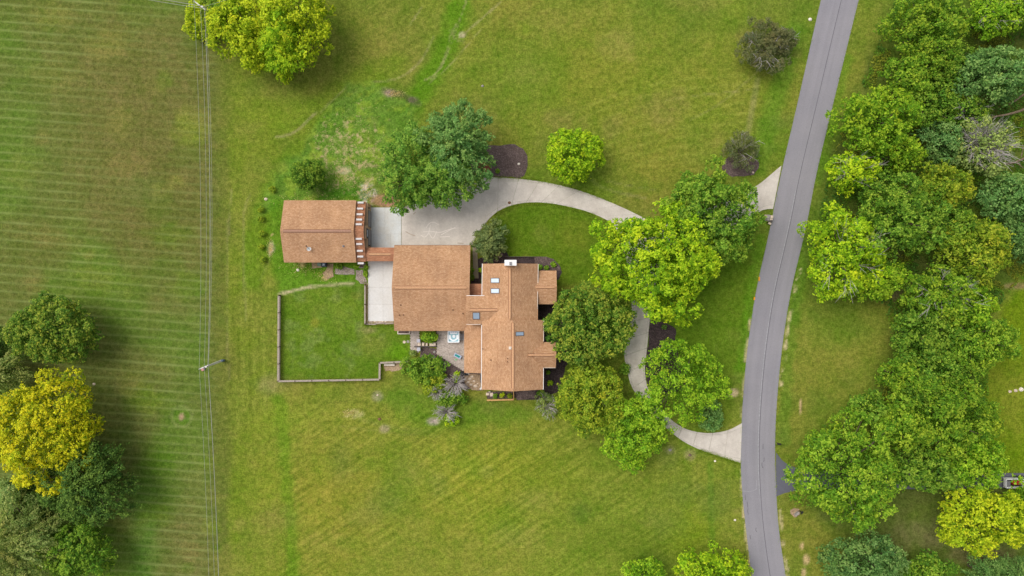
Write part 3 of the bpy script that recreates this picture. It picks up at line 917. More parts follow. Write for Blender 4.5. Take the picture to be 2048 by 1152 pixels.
bed('mulch_bed', [(729, 566), (736, 566), (736, 642), (786, 642), (786, 649), (729, 649)], M['dirt'], 0.03, 0.6, 16)
bed('dirt_path', [(767, 730), (808, 726), (806, 736), (785, 742), (770, 742)], M['dirt'], 0.03, 2, 17)
bed('mulch_bed', [(797, 662), (820, 662), (820, 667), (797, 667)], M['mulch'], 0.12, 0.2, 18)
bed('dirt_path', [(974, 783), (1026, 783), (1026, 797), (974, 797)], M['mulch'], 0.03, 0.5, 19)

# ------------------------------------------------------------------ buildings
def gable_roof(name, parent, x0, x1, y0, y1, axis, ze, zr, ridge=None, mat='shingle', th=0.16, cut=None):
    """eave rectangle given in photograph pixels at the eave height; ridge = the ridge's pixel line at zr"""
    ax0, ay0, _ = P(x0, y0, ze)
    ax1, ay1, _ = P(x1, y1, ze)
    mb = MB()
    if axis == 'x':
        ry = P(0, ridge, zr)[1] if ridge else (ay0 + ay1) / 2
        rows = [(ay0, ze), (ry, zr), (ay1, ze)]
        for (ya, za), (yb, zb), hi in ((rows[0], rows[1], 1), (rows[2], rows[1], 1)):
            s = math.hypot(yb - ya, zb - za)
            q = [(ax0, ya, za), (ax1, ya, za), (ax1, yb, zb), (ax0, yb, zb)]
            uv = [(ax0, 0), (ax1, 0), (ax1, s), (ax0, s)]
            if ya > yb:
                q, uv = q[::-1], uv[::-1]
            mb.quad(q, uv)
            lo = [(v[0], v[1], v[2] - th) for v in q]
            mb.quad(lo[::-1], uv[::-1])
            for a, b in ((0, 1), (1, 2), (2, 3), (3, 0)):
                if abs(q[a][1] - yb) < 1e-6 and abs(q[b][1] - yb) < 1e-6:
                    continue
                mb.quad([lo[a], lo[b], q[b], q[a]], [uv[a], uv[b], uv[b], uv[a]])
        info = dict(axis='x', a0=ax0, a1=ax1, r=ry, e0=ay0, e1=ay1, ze=ze, zr=zr)
    else:
        rx = P(ridge, 0, zr)[0] if ridge else (ax0 + ax1) / 2
        for xa in (ax0, ax1):
            s = math.hypot(rx - xa, zr - ze)
            q = [(xa, ay1, ze), (rx, ay1, zr), (rx, ay0, zr), (xa, ay0, ze)]
            uv = [(ay1, 0), (ay1, s), (ay0, s), (ay0, 0)]
            if xa > rx:
                q, uv = q[::-1], uv[::-1]
            mb.quad(q, uv)
            lo = [(v[0], v[1], v[2] - th) for v in q]
            mb.quad(lo[::-1], uv[::-1])
            for a, b in ((0, 1), (1, 2), (2, 3), (3, 0)):
                if abs(q[a][0] - rx) < 1e-6 and abs(q[b][0] - rx) < 1e-6:
                    continue
                mb.quad([lo[a], lo[b], q[b], q[a]], [uv[a], uv[b], uv[b], uv[a]])
        info = dict(axis='y', a0=ay1, a1=ay0, r=rx, e0=ax0, e1=ax1, ze=ze, zr=zr)
    o = mb.build(name, M[mat], parent)
    return o, info

def roof_z(i, x, y):
    v, = (y,) if i['axis'] == 'x' else (x,)
    e = i['e0'] if (v - i['r']) * (i['e0'] - i['r']) > 0 else i['e1']
    t = (v - i['r']) / (e - i['r'])
    return i['zr'] + (i['ze'] - i['zr']) * t

def gable_walls(parent, i, inset=0.45, side=0.4, mat='wall', name='wall'):
    """the walls under a gable roof, as one closed body"""
    e0, e1 = i['e0'], i['e1']
    s = 1 if e1 > e0 else -1
    w0, w1 = e0 + s * side, e1 - s * side
    zt = lambda v: (roof_z(i, 0, v) if i['axis'] == 'x' else roof_z(i, v, 0)) - 0.18
    prof = [(w0, 0), (w0, zt(w0)), (i['r'], i['zr'] - 0.18), (w1, zt(w1)), (w1, 0)]
    a0, a1 = min(i['a0'], i['a1']) + inset, max(i['a0'], i['a1']) - inset
    mb = MB()
    pt = (lambda a, v, z: (a, v, z)) if i['axis'] == 'x' else (lambda a, v, z: (v, a, z))
    n = len(prof)
    A = [pt(a0, *p) for p in prof]; B = [pt(a1, *p) for p in prof]
    mb.v += A + B
    mb.f += [tuple(range(n)), tuple(range(2 * n - 1, n - 1, -1))]
    for k in range(n):
        j = (k + 1) % n
        mb.f.append((k, k + n, j + n, j))
    return mb.build(name, M[mat], parent)

def ridge_vent(roof, i, p0, p1, w=0.42, h=0.05, cap='cap'):
    """raised ridge vent with two dark strips painting in the shadow lines of its slots; p0, p1 = photograph pixels along the ridge"""
    z = i['zr']
    if i['axis'] == 'x':
        a0, a1 = P(p0, 0, z)[0], P(p1, 0, z)[0]
    else:
        a0, a1 = P(0, p1, z)[1], P(0, p0, z)[1]
    pt = (lambda a, v, zz: (a, v, zz)) if i['axis'] == 'x' else (lambda a, v, zz: (v, a, zz))
    slope = (i['zr'] - i['ze']) / abs(i['e0'] - i['r'])
    mb = MB()
    r = i['r']
    A = [(-w / 2, z - slope * w / 2 - 0.02), (-w / 2, z - slope * w / 2 + h), (0, z + h), (w / 2, z - slope * w / 2 + h), (w / 2, z - slope * w / 2 - 0.02)]
    mb.v += [pt(a0, r + v, zz) for v, zz in A] + [pt(a1, r + v, zz) for v, zz in A]
    n = 5
    mb.f += [tuple(range(n)), tuple(range(2 * n - 1, n - 1, -1))] + [(k, k + n, (k + 1) % n + n, (k + 1) % n) for k in range(n)]
    v = mb.build('ridge_vent', M[cap], roof)
    for sg in (-1, 1):  # dark strips thicken the thin shadow line along each vent slot
        d0, d1 = w / 2 * sg, (w / 2 + 0.075) * sg
        z0, z1 = z - slope * abs(d0) + 0.02, z - slope * abs(d1) + 0.012
        m2 = MB().quad([pt(a0, r + d0, z0), pt(a1, r + d0, z0), pt(a1, r + d1, z1), pt(a0, r + d1, z1)])
        m2.build('vent_slot_shadow', M['slot'], roof)
    return v

def slope_box(parent, i, cx, cy, lx, ly, h, name, mat, lift=0.0):
    """a low box lying on a roof slope at photograph pixel cx, cy"""
    zg = i['ze'] + 0.5 * (i['zr'] - i['ze'])
    for _ in range(4):
        x, y, _z = P(cx, cy, zg)
        zg = roof_z(i, x, y)
    x, y, _z = P(cx, cy, zg)
    mb = MB()
    b = []
    for dz in (-0.06 + lift, h + lift):
        for dx, dy in ((-lx, -ly), (lx, -ly), (lx, ly), (-lx, ly)):
            X, Y = x + dx / 2, y + dy / 2
            mb.v.append((X, Y, roof_z(i, X, Y) + dz))
    mb.f += [(3, 2, 1, 0), (4, 5, 6, 7), (0, 1, 5, 4), (1, 2, 6, 5), (2, 3, 7, 6), (3, 0, 4, 7)]
    return mb.build(name, M[mat], parent), (x, y, zg)

def skylight(parent, i, cx, cy, lx, ly, glass='glass'):
    f, _ = slope_box(parent, i, cx, cy, lx + 0.2, ly + 0.2, 0.10, 'skylight', 'dark_frame')
    slope_box(f, i, cx, cy, lx, ly, 0.03, 'pane', glass, 0.09)

def vent_pipe(parent, i, cx, cy, r=0.07, h=0.35, mat='dark_frame', flash=0.32):
    zg = i['ze'] + 0.5 * (i['zr'] - i['ze'])
    for _ in range(4):
        x, y, _z = P(cx, cy, zg)
        zg = roof_z(i, x, y)
    o = MB().tube([(x, y, zg - 0.1), (x, y, zg + h)], r, 8).build('vent_pipe', M[mat], parent)
    slope_box(o, i, cx, cy, flash, flash, 0.015, 'flashing', mat)

def edge_trim(parent, p, q, za, zb, w=0.11, h=0.16, mat='white', name='fascia'):
    w *= 0.78
    a, b = P(p[0], p[1], za), P(q[0], q[1], zb)
    return MB().bar(a, b, w, h).build(name, M[mat], parent)

# ---- the barn
bx, by, _ = P(650, 465)
barn = thing('barn', 'tan shingled barn standing apart west of the house with ten white brackets on its gable', 'barn', (bx, by, 0))
roof, RI = gable_roof('roof', barn, 568, 712.5, 400.5, 525, 'x', 3.6, 5.5, 462)
gable_walls(barn, RI, 0.3, 0.5, 'wall')
ridge_vent(roof, RI, 566, 702, 0.42, 0.05, 'cap_grey')
# sloping visor along the east gable, below the roof, with its white brackets
vx0, vx1 = P(710, 0, 3.3)[0], P(731, 0, 2.8)[0]
er = RI['a1']
vm = MB()
ys = [RI['e0'] - 0.15, RI['r'], RI['e1'] + 0.15]
zi = [RI['ze'] - 0.32, RI['zr'] - 0.32, RI['ze'] - 0.32]
dx = 1.42
for k in range(2):
    q = [(er - 0.4, ys[k], zi[k]), (er + dx, ys[k], zi[k] - 0.35), (er + dx, ys[k + 1], zi[k + 1] - 0.35), (er - 0.4, ys[k + 1], zi[k + 1])]
    if k == 0:
        pass
    uv = [(v[0], v[1]) for v in q]
    vm.quad(q[::-1], uv[::-1])
    lo = [(v[0], v[1], v[2] - 0.12) for v in q]
    vm.quad(lo, uv)
    vm.quad([lo[1], lo[2], q[2], q[1]][::-1], uv)
    if k == 0:
        vm.quad([lo[0], lo[1], q[1], q[0]][::-1], uv)
    else:
        vm.quad([lo[2], lo[3], q[3], q[2]][::-1], uv)
visor = vm.build('visor_roof', M['shingle_dark'], barn)
MB().box(er - 0.28, er + dx + 0.22, RI['e1'] + 0.3, RI['e0'] - 0.3, 0, 2.75).build('porch_wall', M['wall'], barn)
br_y = [405, 417, 428.5, 439, 448.5, 477.5, 488, 501.5, 513, 526.5]
for yy in br_y:
    zz = 4.2
    for _ in range(4):
        Y = P(0, yy, zz)[1]
        zz = roof_z(RI, 0, min(max(Y, RI['e1']), RI['e0'])) - 0.26
    Y = P(0, yy, zz)[1]
    MB().box(er + 0.18, er + 1.14, Y - 0.15, Y + 0.15, zz - 0.22, zz + 0.0).build('bracket', M['bracket_white'], barn)
# peak window and the doors under the visor
wx = er + dx + 0.23
yp = RI['r']
MB().box(er + 0.9, er + dx + 0.25, yp - 1.1, yp + 1.0, 2.75, 3.9).build('dormer_wall', M['wall'], barn)
pw = MB().box(wx - 0.1, wx + 0.1, yp - 1.0, yp + 0.6, 2.85, 3.8).build('window', M['dark'], barn)
MB().box(wx + 0.02, wx + 0.12, yp - 0.75, yp + 0.35, 3.0, 3.65).build('pane', M['glass'], pw)
for yc in (435, 473):
    yy = P(0, yc + 2, 2)[1]
    d = MB().box(wx - 0.04, wx + 0.07, yy - 1.35, yy + 1.35, 0.08, 2.4).build('garage_door', M['dark_frame'], barn)
    for k in range(4):
        MB().box(wx + 0.07, wx + 0.1, yy - 1.3, yy + 1.3, 0.12 + k * 0.57, 0.12 + k * 0.57 + 0.53).build('door_panel', M['grey_metal'], d)
for yc in (416, 491):
    yy = P(0, yc, 2)[1]
    MB().box(wx - 0.02, wx + 0.22, yy - 0.09, yy + 0.09, 1.9, 2.25).build('wall_lamp', M['dark'], barn)
# satellite dish and vent pipe on the south slope
zg = roof_z(RI, 0, P(0, 496, 4.4)[1])
dxp, dyp, _ = P(618, 498, zg + 0.5)
dish = MB()
n = 14
nv = Vector((0.35, -0.45, 0.82)).normalized()
u = nv.cross(Vector((0, 0, 1))).normalized(); w = nv.cross(u)
cen = Vector((dxp, dyp, zg + 0.55))
rings = []
for rr, dz in ((0.0, -0.09), (0.2, -0.06), (0.36, 0.0), (0.36, -0.03)):
    for k in range(n):
        t = 2 * math.pi * k / n
        dish.v.append(tuple(cen + u * (rr * math.cos(t)) + w * (rr * math.sin(t)) + nv * dz))
for j in range(3):
    for k in range(n):
        dish.f.append((j * n + k, j * n + (k + 1) % n, (j + 1) * n + (k + 1) % n, (j + 1) * n + k))
ds = dish.build('satellite_dish', M['white'], barn)
MB().tube([(dxp, dyp, zg + 0.05), tuple(cen - nv * 0.09)], 0.035, 6).build('mast', M['grey_metal'], ds)
tip = cen + nv * 0.35 + w * -0.25
MB().tube([tuple(cen + w * 0.3), tuple(tip + Vector((-0.25, 0.4, 0)))], 0.03, 6).build('feed_arm', M['grey_metal'], ds)
MB().obox(tip.x - 0.27, tip.y + 0.43, tip.z - 0.06, tip.z + 0.08, 0.2, 0.16, 0.6).build('receiver', M['dark'], ds)
vent_pipe(roof, RI, 687, 492.5, 0.09, 0.4, 'grey_metal')

# ---- the passage between barn and garage
bz = thing('breezeway', 'narrow brown roofed passage joining the barn to the garage wing', 'covered passage', (*P(758, 508)[:2], 0))
roof, ri = gable_roof('roof', bz, 729.5, 800, 495, 522.5, 'x', 2.75, 3.25, 508.5, 'shingle_dark')
ridge_vent(roof, ri, 738, 781, 0.34, 0.04, 'cap')
for xx in (738, 760, 782):
    for yy in (498, 519.5):
        X, Y, _ = P(xx, yy, 1.4)
        MB().box(X - 0.07, X + 0.07, Y - 0.07, Y + 0.07, 0, 2.62).build('post', M['cedar'], bz)
X0, Y0, _ = P(731, 519, 1.3); X1, _, _ = P(786, 519, 1.3)
MB().box(X0, X1, Y0 - 0.06, Y0 + 0.06, 0, 2.5).build('wall', M['wall'], bz)

# ---- the house: garage wing, two tall blocks, bays, lean-to
house = thing('house', 'large tan shingled house with many gables, skylights and a white chimney', 'house', (*P(980, 620)[:2], 0))
rg_, GI = gable_roof('roof', house, 788.5, 940.8, 490.5, 661, 'x', 3.1, 5.5, 575.2)
gable_walls(house, GI, 0.35, 0.5, 'wall')
ridge_vent(rg_, GI, 790, 933)
for cx, cy in ((801.5, 610.5), (799, 630.3), (807, 630), (906, 620), (926, 627)):
    vent_pipe(rg_, GI, cx, cy, 0.06, 0.3, 'rust', 0.24)
for k in range(3):
    X, Y, _ = P(822 + 45 * k, 493.5, 1)
    d = MB().box(X - 1.35, X + 1.35, GI['e0'] - 0.52, GI['e0'] - 0.44, 0.08, 2.4).build('garage_door', M['white'], house)
    for j in range(4):
        MB().box(X - 1.3, X + 1.3, GI['e0'] - 0.44, GI['e0'] - 0.41, 0.12 + j * 0.57, 0.65 + j * 0.57).build('door_panel', M['cream'], d)
edge_trim(house, (789, 490.3), (940.5, 490.3), 3.02, 3.02, 0.10, 0.14, 'dark_frame', 'gutter')
edge_trim(house, (789, 661.4), (928, 661.4), 3.02, 3.02, 0.10, 0.14, 'cap', 'gutter')
# flat link at the entry
lx0, ly0, _ = P(940, 570, 3.3); lx1, ly1, _ = P(966, 596, 3.3)
m_ = MB().box(lx0 - 0.3, lx1, ly1, ly0, 0, 3.2)
m_.build('entry_wall', M['wall'], house)
k = 0
yy = ly0 + 0.2
while yy > ly1:
    m2 = MB()
    q = [(lx0 - 0.4, yy - 0.34, 3.42), (lx1, yy - 0.34, 3.42), (lx1, yy, 3.38), (lx0 - 0.4, yy, 3.38)]
    m2.quad(q, [(v[0], v[1]) for v in q]); lo = [(v[0], v[1], 3.2) for v in q]; m2.quad(lo[::-1], [(0, 0)] * 4)
    m2.quad([lo[0], lo[1], q[1], q[0]], [(0, 0)] * 4); m2.quad([lo[2], lo[3], q[3], q[2]], [(0, 0)] * 4)
    m2.build('roof_course', M['shingle_dark'], house)
    yy -= 0.36
# north block
rn, NI = gable_roof('roof', house, 964.5, 1075.6, 527.5, 645, 'y', 5.0, 7.0, 1020)
gable_walls(house, NI, 0.4, 0.5, 'wall')
ridge_vent(rn, NI, 538, 637, 0.4)
skylight(rn, NI, 990, 561, 1.22, 0.62, 'glass_white')
skylight(rn, NI, 990, 581.8, 1.22, 0.62, 'glass_white')
edge_trim(house, (964.6, 527), (963.6, 591), 5.03, 5.03, 0.12, 0.2)
edge_trim(house, (1076.4, 528), (1075.9, 566), 5.03, 5.03, 0.12, 0.2, 'cream')
edge_trim(house, (1075.3, 583), (1074.8, 618), 5.03, 5.03, 0.12, 0.2, 'cream')
edge_trim(house, (1075.2, 618), (1075.0, 640), 5.03, 5.03, 0.1, 0.16, 'cap', 'gutter')
# chimney through the north gable
chx, chy, _ = P(1021, 525.5, 8.0)
ch = MB().box(chx - 0.85, chx + 0.85, chy - 0.40, chy + 0.40, 0, 7.9).build('chimney', M['wall'], house)
MB().box(chx - 0.93, chx + 0.93, chy - 0.44, chy + 0.44, 7.9, 8.05).build('chimney_cap', M['white'], ch)
MB().box(chx - 0.17, chx + 0.21, chy - 0.36, chy + 0.12, 8.05, 8.16).build('flue', M['grey_metal'], ch)
# west link with its own small gable
rw, WI = gable_roof('roof', house, 932.3, 1010, 591.5, 648.5, 'x', 5.12, 6.2, 620.2)
gable_walls(house, WI, 0.3, 0.4, 'wall')
ridge_vent(rw, WI, 939, 995, 0.36)
skylight(rw, WI, 952.5, 631.8, 0.95, 0.95)
edge_trim(house, (933, 591.2), (982, 591.2), 5.16, 5.16, 0.11, 0.2)
edge_trim(house, (932.5, 648.8), (961, 648.8), 5.16, 5.16, 0.11, 0.2, 'cream')
# north-east bay
rb, BI = gable_roof('roof', house, 1063, 1112.8, 541.2, 608.5, 'x', 4.3, 5.25, 574.6)
gable_walls(house, BI, 0.3, 0.4, 'wall')
ridge_vent(rb, BI, 1072, 1109, 0.34)
# south block
rs, SI = gable_roof('roof', house, 963.5, 1086.8, 640, 779, 'y', 5.25, 7.3, 1026.2)
gable_walls(house, SI, 0.4, 0.5, 'wall')
ridge_vent(rs, SI, 646, 777, 0.4)
skylight(rs, SI, 1039.6, 667.5, 1.15, 0.5)
for cx, cy, r in ((1020.5, 696, 0.16), (981.8, 720, 0.07), (1015, 717, 0.06), (1015, 723.5, 0.06), (965.5, 697.5, 0.06)):
    vent_pipe(rs, SI, cx, cy, r, 0.35, 'cream' if r > 0.1 else 'rust', 0.45 if r > 0.1 else 0.22)
edge_trim(house, (963.3, 650), (962.6, 778), 5.28, 5.28, 0.12, 0.2)
edge_trim(house, (1087.4, 640), (1087, 683), 5.28, 5.28, 0.1, 0.18, 'cream')
edge_trim(house, (1087, 736), (1086.6, 779), 5.28, 5.28, 0.1, 0.18)
# south-east bay
re_, EI = gable_roof('roof', house, 1068, 1111.6, 684.2, 735.3, 'x', 5.05, 6.45, 710.6)
gable_walls(house, EI, 0.3, 0.4, 'wall')
ridge_vent(re_, EI, 1056, 1108, 0.34)
edge_trim(house, (1088, 735.6), (1111, 735.6), 5.05, 5.05, 0.1, 0.16, 'cream', 'gutter')
# lean-to over the patio door
z0_, z1_ = 3.2, 4.0
a, b, c, d = P(928.3, 745.5, z0_), P(966, 748, z1_), P(966, 646, z1_), P(928.3, 661, z0_)
c = (c[0], c[1], z1_); d = (a[0], c[1], z0_)
mb = MB()
q = [a, (c[0], a[1], z1_), c, d]
uv = [(q[0][1], 0), (q[1][1], 3.2), (q[2][1], 3.2), (q[3][1], 0)]
uv = [(q[0][1], 0), (q[1][1], 3.2), (q[2][1], 3.2), (q[3][1], 0)]
mb.quad(q, uv)
lo = [(v[0], v[1], v[2] - 0.16) for v in q]
mb.quad(lo[::-1], uv[::-1])
for s0, s1 in ((0, 1), (2, 3), (3, 0)):
    mb.quad([lo[s0], lo[s1], q[s1], q[s0]], [(0, 0)] * 4)
mb.build('roof', M['shingle'], house)
X0, X1 = a[0] + 0.5, c[0]; Y0, Y1 = a[1] + 0.4, c[1]
MB().box(X0, X1, Y0, Y1, 0, 3.05).build('wall', M['wall'], house)
# house fittings seen along the south side
X, Y, _ = P(961.5, 777, 4.6)
MB().tube([(X, Y, 0.2), (X, Y, 4.7)], 0.06, 8).build('downspout', M['white'], house)
MB().tube([(X - 0.14, Y, 5.02), (X, Y + 0.14, 5.02), (X + 0.14, Y, 5.02), (X, Y - 0.14, 5.02), (X - 0.14, Y, 5.02)], 0.05, 6).build('rain_head', M['white'], house)
X, Y, _ = P(1000.5, 780.8, 1.2)
sl_y = SI['a0'] + 0.4
wnd = MB().box(X - 0.65, X + 0.65, sl_y - 0.14, sl_y - 0.02, 0.9, 2.2).build('window', M['white'], house)
MB().box(X - 0.57, X + 0.57, sl_y - 0.17, sl_y - 0.10, 1.0, 2.1).build('pane', M['glass'], wnd)

# ------------------------------------------------------------------ patio, steps, tub
pat = bpy.data.objects.new('patio', None); COL.objects.link(pat); pat['kind'] = 'structure'; ORIGIN[pat.name] = Vector((0, 0, 0))
main_p = [(873, 655), (938, 655), (938, 752), (929, 743), (905, 728), (884, 715), (873, 707)]
west_p = [(820, 655), (838, 655), (838, 704), (821, 702)]
sheet('paving_bed', main_p, 0.05, M['joint'], pat)
sheet('paving_bed', west_p, 0.05, M['joint'], pat)
for poly, seed in ((main_p, 1), (west_p, 2)):
    r = random.Random(seed)
    xs = [q[0] for q in poly]; ys_ = [q[1] for q in poly]
    mb = MB()
    y = min(ys_) + 1.4; row = 0
    while y < max(ys_):
        x = min(xs) + (1.3 if row % 2 else 2.7)
        while x < max(xs):
            if bool(in_poly(np.array(x), np.array(y), poly)):
                X, Y, _ = P(x, y)
                mb.obox(X, Y, 0.04, 0.075 + r.uniform(0, 0.012), 0.215, 0.205, r.uniform(-0.05, 0.05))
            x += 2.75
        y += 2.62; row += 1
    mb.build('paver', M['paver'], pat, 'stuff')

tub = thing('hot_tub', 'white square hot tub with pale blue water against the garage wing', 'hot tub', (*P(907, 673)[:2], 0))
tx, ty, _ = P(907, 673.3, 0.9)
hw = 0.98
def rrect(cx, cy, w, h, r, n=5):
    out = []
    for sx, sy, a0 in ((1, 1, 0), (-1, 1, 90), (-1, -1, 180), (1, -1, 270)):
        for k in range(n + 1):
            t = math.radians(a0 + 90 * k / n)
            out.append((cx + sx * (w - r) + r * math.cos(t), cy + sy * (h - r) + r * math.sin(t)))
    return out
def ringed(outer, inner, z0, z1, zi):
    mb = MB(); n = len(outer)
    mb.v += [(p[0], p[1], z0) for p in outer] + [(p[0], p[1], z1) for p in outer] + [(p[0], p[1], z1) for p in inner] + [(p[0], p[1], zi) for p in inner]
    for k in range(n):
        j = (k + 1) % n
        for a_ in range(3):
            mb.f.append((a_ * n + k, a_ * n + j, (a_ + 1) * n + j, (a_ + 1) * n + k))
    mb.f.append(tuple(3 * n + k for k in range(n)))
    return mb
ringed(rrect(tx, ty, hw, hw, 0.16), rrect(tx, ty, hw - 0.16, hw - 0.16, 0.22), 0.07, 0.92, 0.5).build('shell', M['tub'], tub)
MB().box(tx - 0.62, tx + 0.62, ty + 0.42, ty + 0.78, 0.5, 0.74).build('seat', M['tub'], tub)
for sx, sy in ((-0.62, -0.1), (0.62, -0.1)):
    MB().prism(rrect(tx + sx, ty + sy, 0.17, 0.36, 0.1), 0.5, 0.76).build('seat', M['tub'], tub)
# curved front bench
arc = MB()
for k in range(13):
    t = math.radians(200 + 140 * k / 12)
    for rr_2 in (0.5, 0.74):
        for z in (0.5, 0.77):
            arc.v.append((tx + rr_2 * math.cos(t), ty - 0.02 + rr_2 * math.sin(t), z))
for k in range(12):
    a_ = 4 * k
    arc.f += [(a_ + 1, a_ + 3, a_ + 7, a_ + 5), (a_, a_ + 1, a_ + 5, a_ + 4), (a_ + 2, a_ + 6, a_ + 7, a_ + 3)]
arc.build('bench', M['tub'], tub)
MB().tube([(tx + 0.05, ty + 0.05, 0.5), (tx + 0.05, ty + 0.05, 0.8)], [0.3, 0.26], 12).build('foot_well', M['tub'], tub)
MB().prism(rrect(tx, ty, hw - 0.162, hw - 0.162, 0.22), 0.52, 0.70).build('water', M['water'], tub)
for sx in (-0.35, 0.0, 0.35):
    MB().obox(tx + sx, ty + 0.74, 0.74, 0.9, 0.22, 0.1, 0).build('headrest', M['toy_grey'], tub)

st = thing('tub_steps', 'dark slatted steps beside the white hot tub', 'steps', (*P(924, 674)[:2], 0))
sx_, sy_, _ = P(923.5, 674, 0.3)
for k, (dx_, z) in enumerate(((-0.22, 0.62), (0.22, 0.34))):
    MB().box(sx_ + dx_ - 0.2, sx_ + dx_ + 0.2, sy_ - 0.55, sy_ + 0.55, 0.07, z).build('step', M['dark_frame'], st)
    for j in range(4):
        MB().box(sx_ + dx_ - 0.2, sx_ + dx_ + 0.2, sy_ - 0.52 + j * 0.27, sy_ - 0.30 + j * 0.27, z, z + 0.03).build('slat', M['grey_metal'], st)

toy = thing('water_table', 'grey play table with teal basin lying tilted on the patio pavers', 'play table', (*P(915, 712)[:2], 0))
ax_, ay_, _ = P(915.3, 712, 0.4)
an = math.radians(-27)
def rot_pt(dx, dy):
    return ax_ + dx * math.cos(an) - dy * math.sin(an), ay_ + dx * math.sin(an) + dy * math.cos(an)
MB().obox(ax_, ay_, 0.38, 0.48, 1.24, 0.62, an).build('tray', M['toy_grey'], toy)
MB().obox(*rot_pt(-0.03, 0.0), 0.48, 0.50, 0.86, 0.34, an).build('basin', M['teal'], toy)
for dx_, dy_ in ((-0.5, -0.22), (0.5, -0.22), (0.5, 0.22), (-0.5, 0.22)):
    MB().obox(*rot_pt(dx_, dy_), 0.07, 0.38, 0.08, 0.08, an).build('leg', M['red'], toy)
cup = MB().tube([(*P(912, 719)[:2], 0.08), (*P(912, 719)[:2], 0.24)], [0.09, 0.12], 8).build('toy_bucket', simple('lime_plastic', (90, 200, 120), 0.5, 0.1))
tag(cup, 'small green toy bucket on the pavers below the teal play table', 'bucket')

# stone blocks and pillars by the bush
for i, (cx, cy, w, h, z, lb) in enumerate(((839.5, 688, 0.46, 0.62, 0.4, 'pale stone step block nearest the grey pillar, first of the row below the bush'),
                                         (846.7, 688, 0.42, 0.6, 0.42, 'second pale stone block in the row below the round bush'),
                                         (853.8, 688.6, 0.34, 0.5, 0.42, 'third and smallest pale stone block in the row below the bush'),
                                         (865.5, 688.2, 1.1, 0.56, 0.45, 'longest pale stone slab at the patio end of the row below the bush'))):
    X, Y, _ = P(cx, cy)
    o = MB().obox(X, Y, 0.05, z, w, h, rr_.uniform(-0.06, 0.06), 0.93).build('stone_block', M['stone'])
    tag(o, lb, 'stone block', 'pale stone blocks below the patio bush')
for cx, cy, lb in ((838.5, 680.5, 'grey square stone pillar touching the round bush, north of the gap'), (838.8, 697.5, 'grey square stone pillar south of the pale stone row')):
    X, Y, _ = P(cx, cy)
    t = thing('stone_pillar', lb, 'pillar', (X, Y, 0), 'grey stone pillars of the patio')
    MB().box(X - 0.22, X + 0.22, Y - 0.24, Y + 0.24, 0.05, 0.9).build('shaft', M['stone_grey'], t)
    MB().box(X - 0.27, X + 0.27, Y - 0.29, Y + 0.29, 0.9, 0.98).build('cap', simple('blue_grey_capstone', (176, 174, 182), 0.9, 0.1), t)
X0, Y0, _ = P(828, 693.2, 0.6); X1, _, _ = P(872, 693.2, 0.6)
tag(MB().box(X0, X1, Y0 - 0.05, Y0 + 0.05, 0.05, 0.6).build('low_rail', M['dark_frame']), 'thin dark rail along the south edge of the pale stone row', 'rail')
for cx, cy, lb in ((808.5, 684, 'yellowish round stepping stone, the outer of two beside the patio'), (816, 683.3, 'grey round stepping stone, next to the patio edge')):
    X, Y, _ = P(cx, cy)
    tag(MB().tube([(X, Y, -0.02), (X, Y, 0.05)], 0.24, 12).build('stepping_stone', M['stone'] if cx < 812 else M['stone_grey']), lb, 'stepping stone', 'round stepping stones')
pl = thing('planter_box', 'narrow white framed planting box against the south eave of the garage wing', 'planter', (*P(808, 665)[:2], 0))
pa, pb = P(795.5, 661.5), P(820, 668.2)
for x0, x1, y0, y1 in ((pa[0], pb[0], pb[1], pb[1] + 0.13), (pa[0], pa[0] + 0.13, pb[1] + 0.13, pa[1]), (pb[0] - 0.13, pb[0], pb[1] + 0.13, pa[1])):
    MB().box(x0, x1, y0, y1, 0, 0.3).build('side_board', M['cream'], pl)
for k, (cx, cy, r, lb) in enumerate(((869, 704, 0.22, 'round pale pot at the north end of the mulch strip'), (868, 714, 0.3, 'flat tilted stone slab lying on the mulch strip'), (884, 733, 0.33, 'dark rock of the little fountain among pale pebbles'), (889, 727, 0.2, 'small pale stone beside the dark fountain rock'))):
    X, Y, _ = P(cx, cy)
    tag(MB().lump(X, Y, 0.02, r, r * 1.1, r * 0.7, 40 + k).build('garden_stone', M['dark'] if k == 2 else M['stone_grey'], smooth=False), lb, 'stone', 'stones of the patio garden')
for k, (cx, cy, r) in enumerate(((940, 758, 0.3), (944, 753, 0.26), (948, 762, 0.22), (936, 764, 0.26), (951, 772, 0.34), (942, 769, 0.24), (955, 767, 0.14))):
    X, Y, _ = P(cx, cy)
    tag(MB().lump(X, Y, 0.02, r * 1.2, r * 0.8, 0.12, 60 + k).build('flagstone', M['stone']), ('pale flagstone in the middle of the group below the lean-to corner', 'northernmost pale flagstone, close under the lean-to eave', 'pale flagstone on the house side of the group below the lean-to', 'westernmost pale flagstone, beside the covered grill', 'largest and southernmost pale flagstone, nearest the lawn', 'pale flagstone south of the middle one below the lean-to', 'smallest pale flagstone, beside the house wall')[k], 'flagstone', 'flagstones by the patio roof corner')
t = thing('grill', 'black covered grill tucked under the lean-to eave corner', 'grill', (*P(923, 747)[:2], 0))
X, Y, _ = P(924, 747, 0.9)
MB().box(X - 0.28, X + 0.28, Y - 0.25, Y + 0.25, 0.1, 0.85).build('cart', M['dark'], t)
MB().tube([(X - 0.3, Y, 0.95), (X + 0.3, Y, 0.95)], 0.24, 10).build('lid', M['dark'], t)
MB().box(X + 0.3, X + 1.0, Y - 0.32, Y - 0.02, 0.78, 0.85).build('side_shelf', M['dark'], t)

